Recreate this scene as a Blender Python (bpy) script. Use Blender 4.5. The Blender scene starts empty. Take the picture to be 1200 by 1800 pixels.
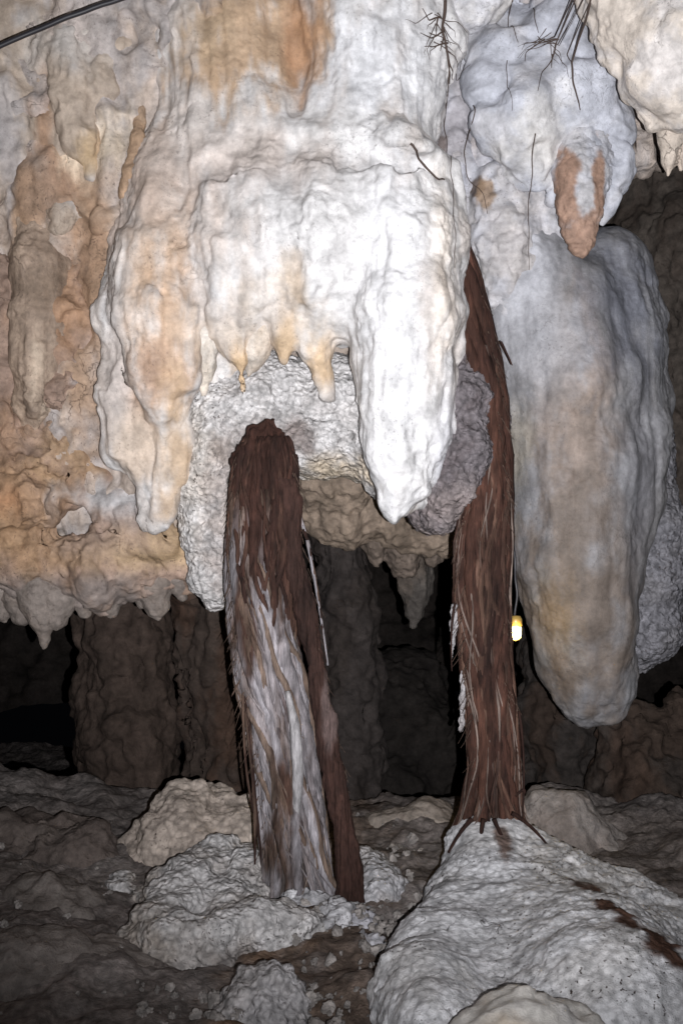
import bpy, math, random
import numpy as np

random.seed(7); RNG = np.random.default_rng(7)
scene = bpy.context.scene
COL = scene.collection

# ------------------------------------------------------------------ camera, world, light, exposure
CZ = 1.6                     # lens height above the lowest floor
FP = 1903.0                  # focal length in photograph pixels (1200 px across)
cam = bpy.data.cameras.new('camera'); cam_o = bpy.data.objects.new('camera', cam); COL.objects.link(cam_o)
cam.sensor_fit = 'HORIZONTAL'; cam.sensor_width = 24.0; cam.lens = 24.0 * FP / 1200.0
cam.clip_start = 0.05; cam.clip_end = 200
cam_o.location = (0, 0, CZ); cam_o.rotation_euler = (math.radians(90), 0, 0)
scene.camera = cam_o

w = bpy.data.worlds.new('World'); scene.world = w; w.use_nodes = True
w.node_tree.nodes['Background'].inputs[0].default_value = (0.55, 0.6, 0.8, 1)
w.node_tree.nodes['Background'].inputs[1].default_value = 0.0015

# the pocket camera's flash: the only strong light in the cave
fl = bpy.data.lights.new('camera_flash', 'SPOT'); fl_o = bpy.data.objects.new('camera_flash', fl); COL.objects.link(fl_o)
fl.energy = 1640; fl.color = (0.975, 0.98, 1.0); fl.spot_size = math.radians(83); fl.spot_blend = 1.0
fl.shadow_soft_size = 0.007
fl_o.location = (0.11, -0.02, CZ - 0.06)
fl_o.rotation_euler = (math.radians(90 + 10.5), 0, math.radians(-1.8))

vs = scene.view_settings
vs.view_transform = 'Standard'; vs.look = 'None'; vs.exposure = 0; vs.gamma = 1

# ------------------------------------------------------------------ helpers
def P(px, py, D):
    return np.array([(px - 600) / FP * D, D, CZ - (py - 900) / FP * D])

def hash3(i, j, k, s):
    h = (i.astype(np.int64) * 374761393 + j.astype(np.int64) * 668265263 + k.astype(np.int64) * 2147483647 + s * 974634541) & 0xffffffff
    h = ((h ^ (h >> 13)) * 1274126177) & 0xffffffff
    h = ((h ^ (h >> 16)) * 2246822519) & 0xffffffff
    return (h ^ (h >> 15)) & 0xffffffff

GR = np.array([[1,1,0],[-1,1,0],[1,-1,0],[-1,-1,0],[1,0,1],[-1,0,1],[1,0,-1],[-1,0,-1],[0,1,1],[0,-1,1],[0,1,-1],[0,-1,-1],[1,1,0],[-1,1,0],[0,-1,1],[0,-1,-1]], float)

def noise(p, s=0):
    p = np.asarray(p, float); i = np.floor(p); f = p - i; i = i.astype(np.int64)
    u = f * f * f * (f * (f * 6 - 15) + 10); out = 0
    for a in (0, 1):
        wx = u[:, 0] if a else 1 - u[:, 0]
        for b in (0, 1):
            wy = u[:, 1] if b else 1 - u[:, 1]
            for c in (0, 1):
                wz = u[:, 2] if c else 1 - u[:, 2]
                g = GR[hash3(i[:, 0] + a, i[:, 1] + b, i[:, 2] + c, s) & 15]
                out = out + wx * wy * wz * (g[:, 0] * (f[:, 0] - a) + g[:, 1] * (f[:, 1] - b) + g[:, 2] * (f[:, 2] - c))
    return out

def fbm(p, o=4, s=0, gain=0.5):
    r = 0; a = 1.0; p = np.asarray(p, float)
    for k in range(o):
        r = r + a * noise(p * 2.03 ** k + 17.3 * k, s + k); a *= gain
    return r

def worley(p, s=0):
    p = np.asarray(p, float); i = np.floor(p).astype(np.int64); f1 = np.full(len(p), 9.0)
    for a in (-1, 0, 1):
        for b in (-1, 0, 1):
            for c in (-1, 0, 1):
                h = hash3(i[:, 0] + a, i[:, 1] + b, i[:, 2] + c, s)
                q = np.stack([i[:, 0] + a + (h & 1023) / 1023., i[:, 1] + b + ((h >> 10) & 1023) / 1023., i[:, 2] + c + ((h >> 20) & 1023) / 1023.], 1)
                f1 = np.minimum(f1, ((q - p) ** 2).sum(1))
    return np.sqrt(f1)

def sstep(a, b, x):
    t = np.clip((x - a) / (b - a), 0, 1); return t * t * (3 - 2 * t)

# ---- implicit shapes: rounded cones and ellipsoids melted together, then turned into a mesh
def chain(pts, sy=1.0, k=0.07, op=1):
    """pts: (px, py, depth, radius in px)"""
    out = []; q = [(P(a, b, d), r / FP * d) for a, b, d, r in pts]
    if len(q) == 1: q = q * 2
    for (a, ra), (b, rb) in zip(q[:-1], q[1:]): out.append(('c', a, b, ra, rb, sy, k, op))
    return out

def ell(px, py, D, rx, ry, rdepth, k=0.07, op=1, rot=0):
    c = P(px, py, D); s = D / FP
    return [('e', c, np.array([rx * s, rdepth, ry * s]), math.radians(rot), 0, 1.0, k, op)]

def melt(prims, h):
    lo = np.full(3, 1e9); hi = -lo
    for t, a, b, c, d, sy, k, op in prims:
        if op < 0: continue
        if t == 'c':
            for q, r in ((a, c), (b, d)):
                R = np.array([r, r * sy, r]); lo = np.minimum(lo, q - R); hi = np.maximum(hi, q + R)
        else:
            R = np.array([max(b[0], b[2]), b[1], max(b[0], b[2])]) if c else b
            lo = np.minimum(lo, a - R); hi = np.maximum(hi, a + R)
    lo -= 0.08; hi += 0.08
    n = np.ceil((hi - lo) / h).astype(int) + 1
    F = np.full(n, 0.5, np.float32)
    ax = [(lo[i] + h * np.arange(n[i])).astype(np.float32) for i in range(3)]
    for t, a, b, c, d, sy, k, op in prims:
        pad = k + 3 * h
        if t == 'c':
            r = max(c, d); R = np.array([r + pad, (r + pad) * max(sy, 1), r + pad]); l = np.minimum(a, b) - R; u = np.maximum(a, b) + R
        else:
            m = max(b); R = np.array([max(b[0], b[2]) if c else b[0], b[1], max(b[0], b[2]) if c else b[2]]) * 1.0 + pad * max(1, 0.6 * m / min(b)); l = a - R; u = a + R
        i0 = np.clip(np.floor((l - lo) / h).astype(int), 0, n); i1 = np.clip(np.ceil((u - lo) / h).astype(int) + 1, 0, n)
        if (i1 <= i0).any(): continue
        X = ax[0][i0[0]:i1[0]][:, None, None]; Y = ax[1][i0[1]:i1[1]][None, :, None]; Z = ax[2][i0[2]:i1[2]][None, None, :]
        if t == 'c':
            e = np.array([b[0] - a[0], (b[1] - a[1]) / sy, b[2] - a[2]]); L = max((e ** 2).sum(), 1e-9)
            x = X - a[0]; y = (Y - a[1]) / sy; z = Z - a[2]
            tt = np.clip((x * e[0] + y * e[1] + z * e[2]) / L, 0, 1)
            dd = np.sqrt((x - tt * e[0]) ** 2 + (y - tt * e[1]) ** 2 + (z - tt * e[2]) ** 2) - (c + (d - c) * tt)
        else:
            x0 = X - a[0]; y = Y - a[1]; z0 = Z - a[2]; cs, sn = math.cos(c), math.sin(c)
            x = x0 * cs + z0 * sn; z = -x0 * sn + z0 * cs
            k0 = np.sqrt((x / b[0]) ** 2 + (y / b[1]) ** 2 + (z / b[2]) ** 2)
            k1 = np.sqrt((x / b[0] ** 2) ** 2 + (y / b[1] ** 2) ** 2 + (z / b[2] ** 2) ** 2) + 1e-6
            dd = k0 * (k0 - 1) / k1
        S = F[i0[0]:i1[0], i0[1]:i1[1], i0[2]:i1[2]]
        if op > 0:
            hh = np.clip(0.5 + 0.5 * (S - dd) / k, 0, 1); S[...] = S + (dd - S) * hh - k * hh * (1 - hh)
        else:
            dd = -dd; hh = np.clip(0.5 + 0.5 * (dd - S) / k, 0, 1); S[...] = S + (dd - S) * hh + k * hh * (1 - hh)
    F[0] = F[-1] = 0.5; F[:, 0] = F[:, -1] = 0.5; F[:, :, 0] = F[:, :, -1] = 0.5
    return nets(F, lo, h)

def nets(F, lo, h):
    s = F < 0; m = np.array(F.shape) - 1
    cnt = np.zeros(m, np.int8)
    def cs(A, a, b, c): return A[a:a + m[0], b:b + m[1], c:c + m[2]]
    for a in (0, 1):
        for b in (0, 1):
            for c in (0, 1): cnt += cs(s, a, b, c)
    act = np.argwhere((cnt > 0) & (cnt < 8)); idx = np.full(m, -1, np.int64); idx[tuple(act.T)] = np.arange(len(act))
    pos = np.zeros((len(act), 3)); num = np.zeros(len(act))
    for axis in range(3):
        o1, o2 = [i for i in range(3) if i != axis]
        for p in (0, 1):
            for q in (0, 1):
                o = np.zeros(3, int); o[o1] = p; o[o2] = q; e = o.copy(); e[axis] = 1
                fa = F[tuple((act + o).T)]; fb = F[tuple((act + e).T)]; x = (fa < 0) != (fb < 0)
                t = np.where(x, fa / np.where(x, fa - fb, 1), 0); pt = np.tile(o.astype(float), (len(act), 1)); pt[:, axis] += t
                pos += pt * x[:, None]; num += x
    V = lo + h * (act + pos / num[:, None]); Q = []
    for axis in range(3):
        sl0 = [slice(None)] * 3; sl1 = [slice(None)] * 3; sl0[axis] = slice(0, -1); sl1[axis] = slice(1, None)
        A = s[tuple(sl0)]; B = s[tuple(sl1)]; E = np.argwhere(A != B)
        o1, o2 = [(1, 2), (2, 0), (0, 1)][axis]
        ok = (E[:, o1] > 0) & (E[:, o2] > 0); E = E[ok]; ins = A[tuple(E.T)]
        def g(d1, d2):
            c = E.copy(); c[:, o1] -= d1; c[:, o2] -= d2; return idx[tuple(c.T)]
        q = np.stack([g(1, 1), g(0, 1), g(0, 0), g(1, 0)], 1); q[~ins] = q[~ins][:, ::-1]; Q.append(q)
    Q = np.concatenate(Q); Q = Q[(Q >= 0).all(1)]
    return V, Q

def vnormals(V, Q):
    n = np.cross(V[Q[:, 2]] - V[Q[:, 0]], V[Q[:, 3 % Q.shape[1]]] - V[Q[:, 1]]) if Q.shape[1] == 4 else np.cross(V[Q[:, 1]] - V[Q[:, 0]], V[Q[:, 2]] - V[Q[:, 0]])
    N = np.zeros_like(V)
    for c in range(Q.shape[1]):
        for a in range(3): N[:, a] += np.bincount(Q[:, c], n[:, a], len(V))
    return N / (np.linalg.norm(N, axis=1, keepdims=True) + 1e-12)

def displace(V, Q, layers, s=0):
    for L in layers:
        N = vnormals(V, Q); t = L[0]
        if t == 'f': d = L[2] * fbm(V * L[1], L[3] if len(L) > 3 else 4, s)
        elif t == 'r': d = -L[2] * np.maximum(0, 0.35 - np.abs(fbm(V * L[1], 3, s + 31))) / 0.35
        elif t == 'w': d = L[2] * (0.55 - worley(V * L[1] + 0.3 * fbm(V * L[1] * .7, 2, s)[:, None], s))
        elif t == 'v':                                   # flutes running down the fall line
            q = V * np.array([L[1], L[1] * .6, L[2]]); q[:, 0] += 0.5 * noise(V * 3, s + 5); d = L[3] * fbm(q, 3, s + 50)
        elif t == 'fm':                                  # crumpled patches between smooth ones
            m = sstep(-.12, .3, fbm(V * L[4], 3, s + 88)); d = m * L[2] * (fbm(V * L[1], L[3], s + 4, .55) - .5 * np.abs(fbm(V * L[1] * 1.3, 3, s + 14)))
        elif t == 'wm':                                  # knobbly crust in patches only
            m = sstep(-.05, .25, fbm(V * L[3], 3, s + 77)); d = m * L[2] * (0.55 - worley(V * L[1], s))
        V = V + N * d[:, None]
    return V

def make_mesh(name, V, Q, mat, parent=None, cols=None, origin=None, smooth=True):
    V = np.asarray(V, float); Q = np.asarray(Q)
    o = np.array(origin) if origin is not None else np.zeros(3)
    base = o if parent is None else np.zeros(3)
    me = bpy.data.meshes.new(name); k = Q.shape[1]
    wo = o if parent is None else np.array(parent.location)
    me.vertices.add(len(V)); me.vertices.foreach_set('co', (V - wo).astype(np.float32).ravel())
    me.loops.add(Q.size); me.loops.foreach_set('vertex_index', Q.astype(np.int32).ravel())
    me.polygons.add(len(Q)); me.polygons.foreach_set('loop_start', np.arange(0, Q.size, k, dtype=np.int32))
    me.update(calc_edges=True); me.validate()
    if smooth: me.shade_smooth()
    if cols is not None:
        at = me.color_attributes.new('Col', 'FLOAT_COLOR', 'POINT')
        at.data.foreach_set('color', np.concatenate([np.clip(cols, 0.004, .92), np.ones((len(V), 1))], 1).astype(np.float32).ravel())
    me.materials.append(mat)
    ob = bpy.data.objects.new(name, me); COL.objects.link(ob)
    if parent is None: ob.location = o
    else: ob.parent = parent
    return ob

def tag(o, label, cat, group=None, kind=None):
    if label: o['label'] = label
    if cat: o['category'] = cat
    if group: o['group'] = group
    if kind: o['kind'] = kind
    return o

def thing(name, label, cat, at, group=None):
    o = bpy.data.objects.new(name, None); COL.objects.link(o); o.location = tuple(at); o.empty_display_size = .1
    return tag(o, label, cat, group)

# ---- mineral colours: a base, drifts of a second colour, then stains and some painted light and shade at given places
def paint(V, base, second=None, stains=(), freq=2.5, streak=1.0, s=0, amt=.6):
    n = len(V); C = np.tile(np.array(base, float), (n, 1))
    q = V * np.array([freq, freq, freq * streak])
    if second is not None:
        m = sstep(-.15, .45, fbm(q, 5, s + 3, .6)) * amt
        C += (np.array(second) - C) * m[:, None]
    wob = fbm(V * np.array([7, 7, 7 * streak]), 5, s + 9, .6); wob2 = fbm(V * np.array([5, 5, 5.]), 4, s + 19)
    for st in stains:
        px, py, D, rx, ry, c, a = st[:7]; sharp = st[7] if len(st) > 7 else 1.0
        o = P(px, py, D); k = D / FP
        d = np.sqrt(((V[:, 0] - o[0]) / (rx * k)) ** 2 + ((V[:, 2] - o[2]) / (ry * k)) ** 2 + (((V[:, 1] - D) / st[8]) ** 2 if len(st) > 8 else 0))
        m = a * sstep(1.45, 1.45 - 1.25 / sharp, d + .6 * wob + .3 * wob2)
        C += (np.array(c) - C) * m[:, None]
    C *= (1 + .22 * fbm(V * 11, 4, s + 40, .65))[:, None]
    return C

# ------------------------------------------------------------------ materials
def nd(t, kind, **kw):
    n = t.nodes.new(kind)
    for a, b in kw.items(): setattr(n, a, b)
    return n

def rock_mat(name, fine=55, fine_h=.006, grit=170, grit_h=.0025, pop=0, pop_h=0, mottle=.28, cracks=.5, crack_scale=4.0, rough=.75, speck=.0, flat=None, spec=.3, vstretch=1.0):
    m = bpy.data.materials.new(name); m.use_nodes = True; t = m.node_tree; L = t.links.new
    b = t.nodes['Principled BSDF']; b.inputs['Roughness'].default_value = rough; b.inputs['Specular IOR Level'].default_value = spec
    tc = nd(t, 'ShaderNodeTexCoord'); mp = nd(t, 'ShaderNodeMapping'); mp.inputs['Scale'].default_value = (1, 1, vstretch); L(tc.outputs['Object'], mp.inputs[0])
    co = mp.outputs[0]
    at = nd(t, 'ShaderNodeAttribute', attribute_name='Col')
    colour = at.outputs['Color']
    def noi(scale, det=6, rough=.62, dist=0.0):
        n = nd(t, 'ShaderNodeTexNoise'); n.inputs['Scale'].default_value = scale; n.inputs['Detail'].default_value = det
        n.inputs['Roughness'].default_value = rough; n.inputs['Distortion'].default_value = dist; L(co, n.inputs['Vector']); return n.outputs['Fac']
    def mr(x, a, b_, c, d):
        n = nd(t, 'ShaderNodeMapRange'); n.inputs[1].default_value = a; n.inputs[2].default_value = b_; n.inputs[3].default_value = c; n.inputs[4].default_value = d; L(x, n.inputs[0]); return n.outputs[0]
    def mth(op, x, y):
        n = nd(t, 'ShaderNodeMath', operation=op)
        for i, v in enumerate((x, y)):
            if isinstance(v, (int, float)): n.inputs[i].default_value = v
            else: L(v, n.inputs[i])
        return n.outputs[0]
    def mul(c, f):
        n = nd(t, 'ShaderNodeMix', data_type='RGBA', blend_type='MULTIPLY'); n.inputs[0].default_value = 1; L(c, n.inputs[6]); L(f, n.inputs[7]); return n.outputs[2]
    A = noi(9, 8, .7); B = noi(fine, 8, .65, .4); G = noi(grit, 3, .6)
    colour = mul(colour, mr(A, .3, .7, 1 - mottle, 1 + mottle * .6))
    colour = mul(colour, mr(B, .3, .7, 1 - mottle * .7, 1 + mottle * .45))
    # hairline seams in the stone, filled with dirt
    v = nd(t, 'ShaderNodeTexVoronoi', feature='DISTANCE_TO_EDGE'); v.inputs['Scale'].default_value = crack_scale
    wv = nd(t, 'ShaderNodeTexNoise'); wv.inputs['Scale'].default_value = 5; wv.inputs['Detail'].default_value = 6; L(co, wv.inputs['Vector'])
    va = nd(t, 'ShaderNodeVectorMath', operation='MULTIPLY_ADD'); L(wv.outputs['Color'], va.inputs[0]); va.inputs[1].default_value = (.45, .45, .45); L(co, va.inputs[2]); L(va.outputs[0], v.inputs['Vector'])
    ck = mr(v.outputs['Distance'], 0, .012, 1, 0); ckm = mr(noi(3.1, 4), .5, .62, 0, cracks); ck = mth('MULTIPLY', ck, ckm)
    mx = nd(t, 'ShaderNodeMix', data_type='RGBA'); L(ck, mx.inputs[0]); L(colour, mx.inputs[6]); mx.inputs[7].default_value = (.05, .035, .028, 1); colour = mx.outputs[2]
    if speck:
        sp = mth('MULTIPLY', mr(noi(75, 2), .61, .67, 0, 1), mr(noi(4, 3), .45, .62, 0, speck))
        mx = nd(t, 'ShaderNodeMix', data_type='RGBA'); L(sp, mx.inputs[0]); L(colour, mx.inputs[6]); mx.inputs[7].default_value = (.05, .035, .03, 1); colour = mx.outputs[2]
    L(colour, b.inputs['Base Color'])
    hgt = mth('MULTIPLY', B, fine_h); hgt = mth('ADD', hgt, mth('MULTIPLY', G, grit_h)); hgt = mth('ADD', hgt, mth('MULTIPLY', A, fine_h * .5)); hgt = mth('SUBTRACT', hgt, mth('MULTIPLY', ck, .006))
    if pop:
        pv = nd(t, 'ShaderNodeTexVoronoi', feature='SMOOTH_F1'); pv.inputs['Scale'].default_value = pop; pv.inputs['Smoothness'].default_value = .25; vb = nd(t, 'ShaderNodeVectorMath', operation='MULTIPLY_ADD'); wv2 = nd(t, 'ShaderNodeTexNoise'); wv2.inputs['Scale'].default_value = 30; L(co, wv2.inputs['Vector']); L(wv2.outputs['Color'], vb.inputs[0]); vb.inputs[1].default_value = (.02, .02, .02); L(co, vb.inputs[2]); L(vb.outputs[0], pv.inputs['Vector'])
        hgt = mth('SUBTRACT', hgt, mth('MULTIPLY', pv.outputs['Distance'], pop_h))
        colour2 = mul(colour, mr(pv.outputs['Distance'], .35, .8, 1.06, .62)); L(colour2, b.inputs['Base Color'])
    bp = nd(t, 'ShaderNodeBump'); bp.inputs['Strength'].default_value = 1; bp.inputs['Distance'].default_value = 1; L(hgt, bp.inputs['Height']); L(bp.outputs[0], b.inputs['Normal'])
    return m

M_FLOW = rock_mat('flowstone', fine=48, fine_h=.0034, grit=190, grit_h=.0024, mottle=.26, cracks=.22, crack_scale=3.2, rough=.62, speck=.4, spec=.35)
M_OCHRE = rock_mat('ochre_flowstone', fine=42, fine_h=.006, grit=170, grit_h=.0035, mottle=.34, cracks=.5, crack_scale=4, rough=.7, speck=.6)
M_CORAL = rock_mat('cave_coral', fine=60, fine_h=.008, grit=160, grit_h=.004, pop=44, pop_h=.014, mottle=.34, cracks=.3, rough=.9, speck=.9, spec=.15)
M_POWDER = rock_mat('powdery_limestone', fine=50, fine_h=.0045, grit=180, grit_h=.004, pop=40, pop_h=.0025, mottle=.3, cracks=.7, crack_scale=3.4, rough=.92, speck=1, spec=.1)
M_DARK = rock_mat('dusty_limestone', fine=34, fine_h=.008, grit=120, grit_h=.005, mottle=.42, cracks=.6, crack_scale=2.6, rough=.9, spec=.12)
M_SOIL = rock_mat('cave_soil', fine=44, fine_h=.008, grit=130, grit_h=.006, pop=30, pop_h=.004, mottle=.45, cracks=.2, rough=.95, spec=.08)
M_ROOT = rock_mat('root_bark', fine=95, fine_h=.007, grit=320, grit_h=.003, mottle=.7, cracks=0, rough=.8, spec=.2, vstretch=.14)

WHITE = (.74, .71, .69); BLUE = (.50, .51, .57); CREAM = (.72, .61, .48); OCHRE = (.56, .36, .19); RUST = (.36, .19, .10)
BROWN = (.20, .125, .08); GREY = (.40, .375, .365); TAN = (.45, .34, .24); PINK = (.56, .43, .36); DUST = (.30, .24, .205); LILAC = (.44, .42, .45)

def rock(name, prims, h, layers, mat, base, second=None, stains=(), parent=None, seed=0, freq=2.5, streak=1.0, origin=None, amt=.6):
    V, Q = melt(prims, h); V = displace(V, Q, layers, seed)
    st2 = []
    for st in stains:                                     # depth 0: take the depth of the rock surface itself at that spot
        if st[2] == 0:
            d = (V[:, 0] / V[:, 1] * FP + 600 - st[0]) ** 2 + (900 - (V[:, 2] - CZ) / V[:, 1] * FP - st[1]) ** 2
            near = d < max(64, d.min() + 1); st = (st[0], st[1], V[near, 1].min()) + st[3:]
        st2.append(st)
    stains = st2
    C = paint(V, base, second, stains, freq, streak, seed, amt)
    if parent is None and origin is None:
        origin = np.array([(V[:, 0].min() + V[:, 0].max()) / 2, (V[:, 1].min() + V[:, 1].max()) / 2, V[:, 2].min()])
    return make_mesh(name, V, Q, mat, parent, C, origin)

def sheet(name, fn, nu, nv, layers, mat, base, second, stains=(), seed=0, flip=False, freq=2.0, streak=1.0):
    u, v = np.meshgrid(np.linspace(0, 1, nu), np.linspace(0, 1, nv), indexing='ij')
    V = fn(u.ravel(), v.ravel()); i = np.arange(nu * nv).reshape(nu, nv)
    Q = np.stack([i[:-1, :-1], i[1:, :-1], i[1:, 1:], i[:-1, 1:]], -1).reshape(-1, 4)
    if flip: Q = Q[:, ::-1]
    V = displace(V, Q, layers, seed); C = paint(V, base, second, stains, freq, streak, seed)
    return make_mesh(name, V, Q, mat, None, C)

SM = [('f', 2.2, .06, 3), ('r', 3.0, .012), ('v', 9, 1.2, .016), ('f', 9, .014, 4), ('f', 34, .0045, 3)]

# ------------------------------------------------------------------ the cave: hanging wall turning into the low roof behind, floor, rear wall
def wall_fn(u, v):
    x = -3.4 + 6.4 * u
    pxl = x / 4.9 * FP + 600
    zb = CZ + .46 + (sstep(960, 1060, pxl)) * 1.35 - .62 * sstep(380, 250, pxl) + .0 * x
    t = v
    y0 = 5.06 + .10 * np.sin(x * 2.1) + .5 * sstep(-1.6, -3.4, x) * 0
    y0 = y0 - .55 * sstep(-1.5, -3.2, x)
    # v: 0 top (leaning over the camera) .. .55 bottom of the face .. 1 far end of the low roof
    z = np.where(t < .55, CZ + 3.3 + (zb - CZ - 3.3) * (t / .55), zb + (.10 + .5 * sstep(960, 1060, pxl)) * np.clip((t - .55) / .45, 0, 1) * 2 - .14 * np.exp(-((t - .58) / .04) ** 2))
    y = np.where(t < .55, y0 - .9 * np.clip((z - CZ - 2.0) / 1.3, 0, 1) ** 1.6, y0 + .25 + 8.0 * np.clip((t - .55) / .45, 0, 1) ** 1.5)
    y = np.where(t < .55, y + .25 * sstep(.45, .55, t), y)
    return np.stack([x, y, z], 1)
ob = sheet('cave_wall', wall_fn, 560, 520, [('f', 1.3, .14, 3), ('r', 2.2, .05), ('v', 6, .7, .05), ('fm', 9, .02, 4, 1.4), ('r', 6, .012), ('f', 26, .003, 3)], M_OCHRE, (.44, .365, .315), (.39, .375, .39),
    [(640, 90, 4.8, 130, 190, (.74, .72, .71), 1, .8), (470, 80, 4.8, 110, 110, (.42, .28, .17), .9, 1.6), (545, 70, 4.8, 30, 110, RUST, .8), (400, 60, 4.8, 60, 40, (.40, .28, .18), .8), (420, 130, 4.8, 90, 60, TAN, .8),
     (90, 260, 4.8, 60, 140, RUST, .7), (20, 430, 4.8, 40, 200, (.40, .25, .14), .9), (150, 400, 4.8, 50, 220, (.36, .24, .16), .9), (110, 520, 4.8, 80, 120, (.32, .19, .12), .8), (30, 640, 4.8, 60, 140, (.33, .22, .155), .9), (130, 640, 4.9, 70, 170, (.36, .24, .16), .9), (60, 330, 4.9, 60, 90, (.30, .20, .14), .8), (150, 230, 4.8, 60, 60, CREAM, .8),
     (60, 60, 4.8, 120, 80, (.56, .48, .44), .7), (880, 150, 4.9, 110, 300, (.50, .51, .57), .95), (900, 480, 4.9, 110, 220, (.47, .47, .52), .95), (600, 1000, 6.0, 260, 170, (.36, .28, .22), .95)], seed=11, freq=3, streak=.35)
tag(ob, None, None, None, 'structure')

def floor_z(x, y):
    q = np.stack([x, y, np.zeros_like(x)], 1)
    z = .05 * fbm(q * 1.3, 4, 5) + .02 + .16 * sstep(-.7, -2.2, x) - 1.5 * sstep(6.0, 7.2, y) + .10 * sstep(1.0, 2.4, x) - .07 * sstep(.05, .3, x) * sstep(4.6, 4.0, y)
    return z
def floor_fn(u, v):
    x = -5 + 10 * u; y = .6 + 13 * v ** 1.7
    return np.stack([x, y, floor_z(x, y)], 1)
ob = sheet('cave_floor', floor_fn, 620, 520, [('f', 2.6, .06, 4), ('r', 2.2, .02), ('f', 12, .010, 4), ('wm', 26, .014, 3), ('f', 40, .005, 2)], M_SOIL, (.20, .172, .162), (.275, .245, .235),
    [(600, 1740, 3.6, 120, 80, (.15, .11, .088), .9), (480, 1560, 4.5, 60, 40, BROWN, .9)], seed=21, freq=2)
tag(ob, None, None, None, 'structure')

def rear_fn(u, v):
    a = math.pi * (1.08 - 1.16 * u)
    r = 9.5 + 0 * u
    return np.stack([np.cos(a) * 6.5, 3.0 + np.sin(a) * r * .95, -.4 + 5.2 * v], 1)
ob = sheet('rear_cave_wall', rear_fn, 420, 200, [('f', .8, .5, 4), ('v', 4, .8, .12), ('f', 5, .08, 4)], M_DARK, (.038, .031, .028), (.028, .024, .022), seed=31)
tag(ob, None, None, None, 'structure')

# ------------------------------------------------------------------ the big white flowstone curtain in the middle
cur = thing('flowstone_curtain', 'huge white and cream flowstone curtain hanging in the middle, ending in one big pointed tooth', 'flowstone', P(560, 300, 4.8))
pr = []
pr += chain([(690, 300, 4.80, 95), (712, 420, 4.74, 96), (715, 560, 4.68, 92), (712, 680, 4.66, 80), (712, 790, 4.66, 60), (708, 860, 4.66, 38), (704, 902, 4.66, 18)], k=.08)
pr += chain([(668, 560, 4.74, 56), (662, 640, 4.72, 50), (674, 740, 4.70, 40), (690, 830, 4.69, 34), (702, 890, 4.69, 20)], k=.06)
pr += chain([(770, 300, 4.86, 45), (772, 450, 4.84, 40), (770, 600, 4.8, 38), (755, 760, 4.78, 32), (738, 880, 4.76, 14)], k=.06)
pr += chain([(560, 330, 4.86, 110), (560, 430, 4.80, 112), (545, 510, 4.80, 88), (560, 560, 4.82, 58)], k=.10)
pr += chain([(430, 340, 4.88, 105), (430, 450, 4.84, 100), (440, 530, 4.84, 80), (430, 570, 4.86, 52)], k=.10)
pr += chain([(500, 285, 4.92, 70), (620, 280, 4.92, 60), (730, 300, 4.92, 50)], k=.10)
pr += chain([(300, 340, 4.95, 80), (280, 470, 4.86, 80), (285, 560, 4.80, 72), (292, 640, 4.79, 62), (295, 710, 4.8, 40)], k=.08)
pr += chain([(250, 300, 4.98, 50), (225, 420, 4.92, 36), (212, 560, 4.90, 32), (208, 700, 4.90, 30), (225, 800, 4.90, 36), (240, 830, 4.90, 30)], k=.05)
pr += chain([(300, 690, 4.86, 40), (308, 760, 4.86, 32), (300, 830, 4.86, 30), (290, 885, 4.86, 24), (280, 915, 4.88, 14)], k=.03)
pr += chain([(262, 720, 4.90, 34), (258, 800, 4.90, 30), (262, 870, 4.90, 22), (258, 912, 4.9, 12)], k=.03)
pr += chain([(360, 690, 4.95, 30), (420, 600, 4.93, 40), (520, 580, 4.95, 40), (590, 570, 4.95, 40)], k=.05)
pr += chain([(640, -80, 5.0, 150), (650, 60, 4.96, 140), (655, 170, 4.92, 120), (650, 250, 4.90, 100)], sy=.75, k=.12) + chain([(755, -40, 5.02, 60), (760, 100, 4.98, 56), (745, 200, 4.96, 50)], k=.08)
pr += chain([(400, 100, 5.06, 150), (420, 220, 4.96, 110), (320, 280, 4.98, 90)], sy=.7, k=.12)
for q_ in ([(400, 560, 4.78, 46), (420, 625, 4.78, 30), (428, 690, 4.79, 7)], [(482, 530, 4.76, 46), (500, 590, 4.76, 26), (498, 632, 4.77, 8)], [(530, 530, 4.78, 56), (558, 610, 4.78, 34), (570, 655, 4.79, 18), (577, 694, 4.80, 7)]): pr += chain(q_, k=.03)
pr += chain([(300, 330, 4.66, 16), (350, 285, 4.64, 22), (430, 246, 4.62, 26), (520, 236, 4.60, 26), (610, 256, 4.60, 24), (700, 284, 4.62, 20), (780, 296, 4.68, 14)], k=.07, op=-1)
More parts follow.
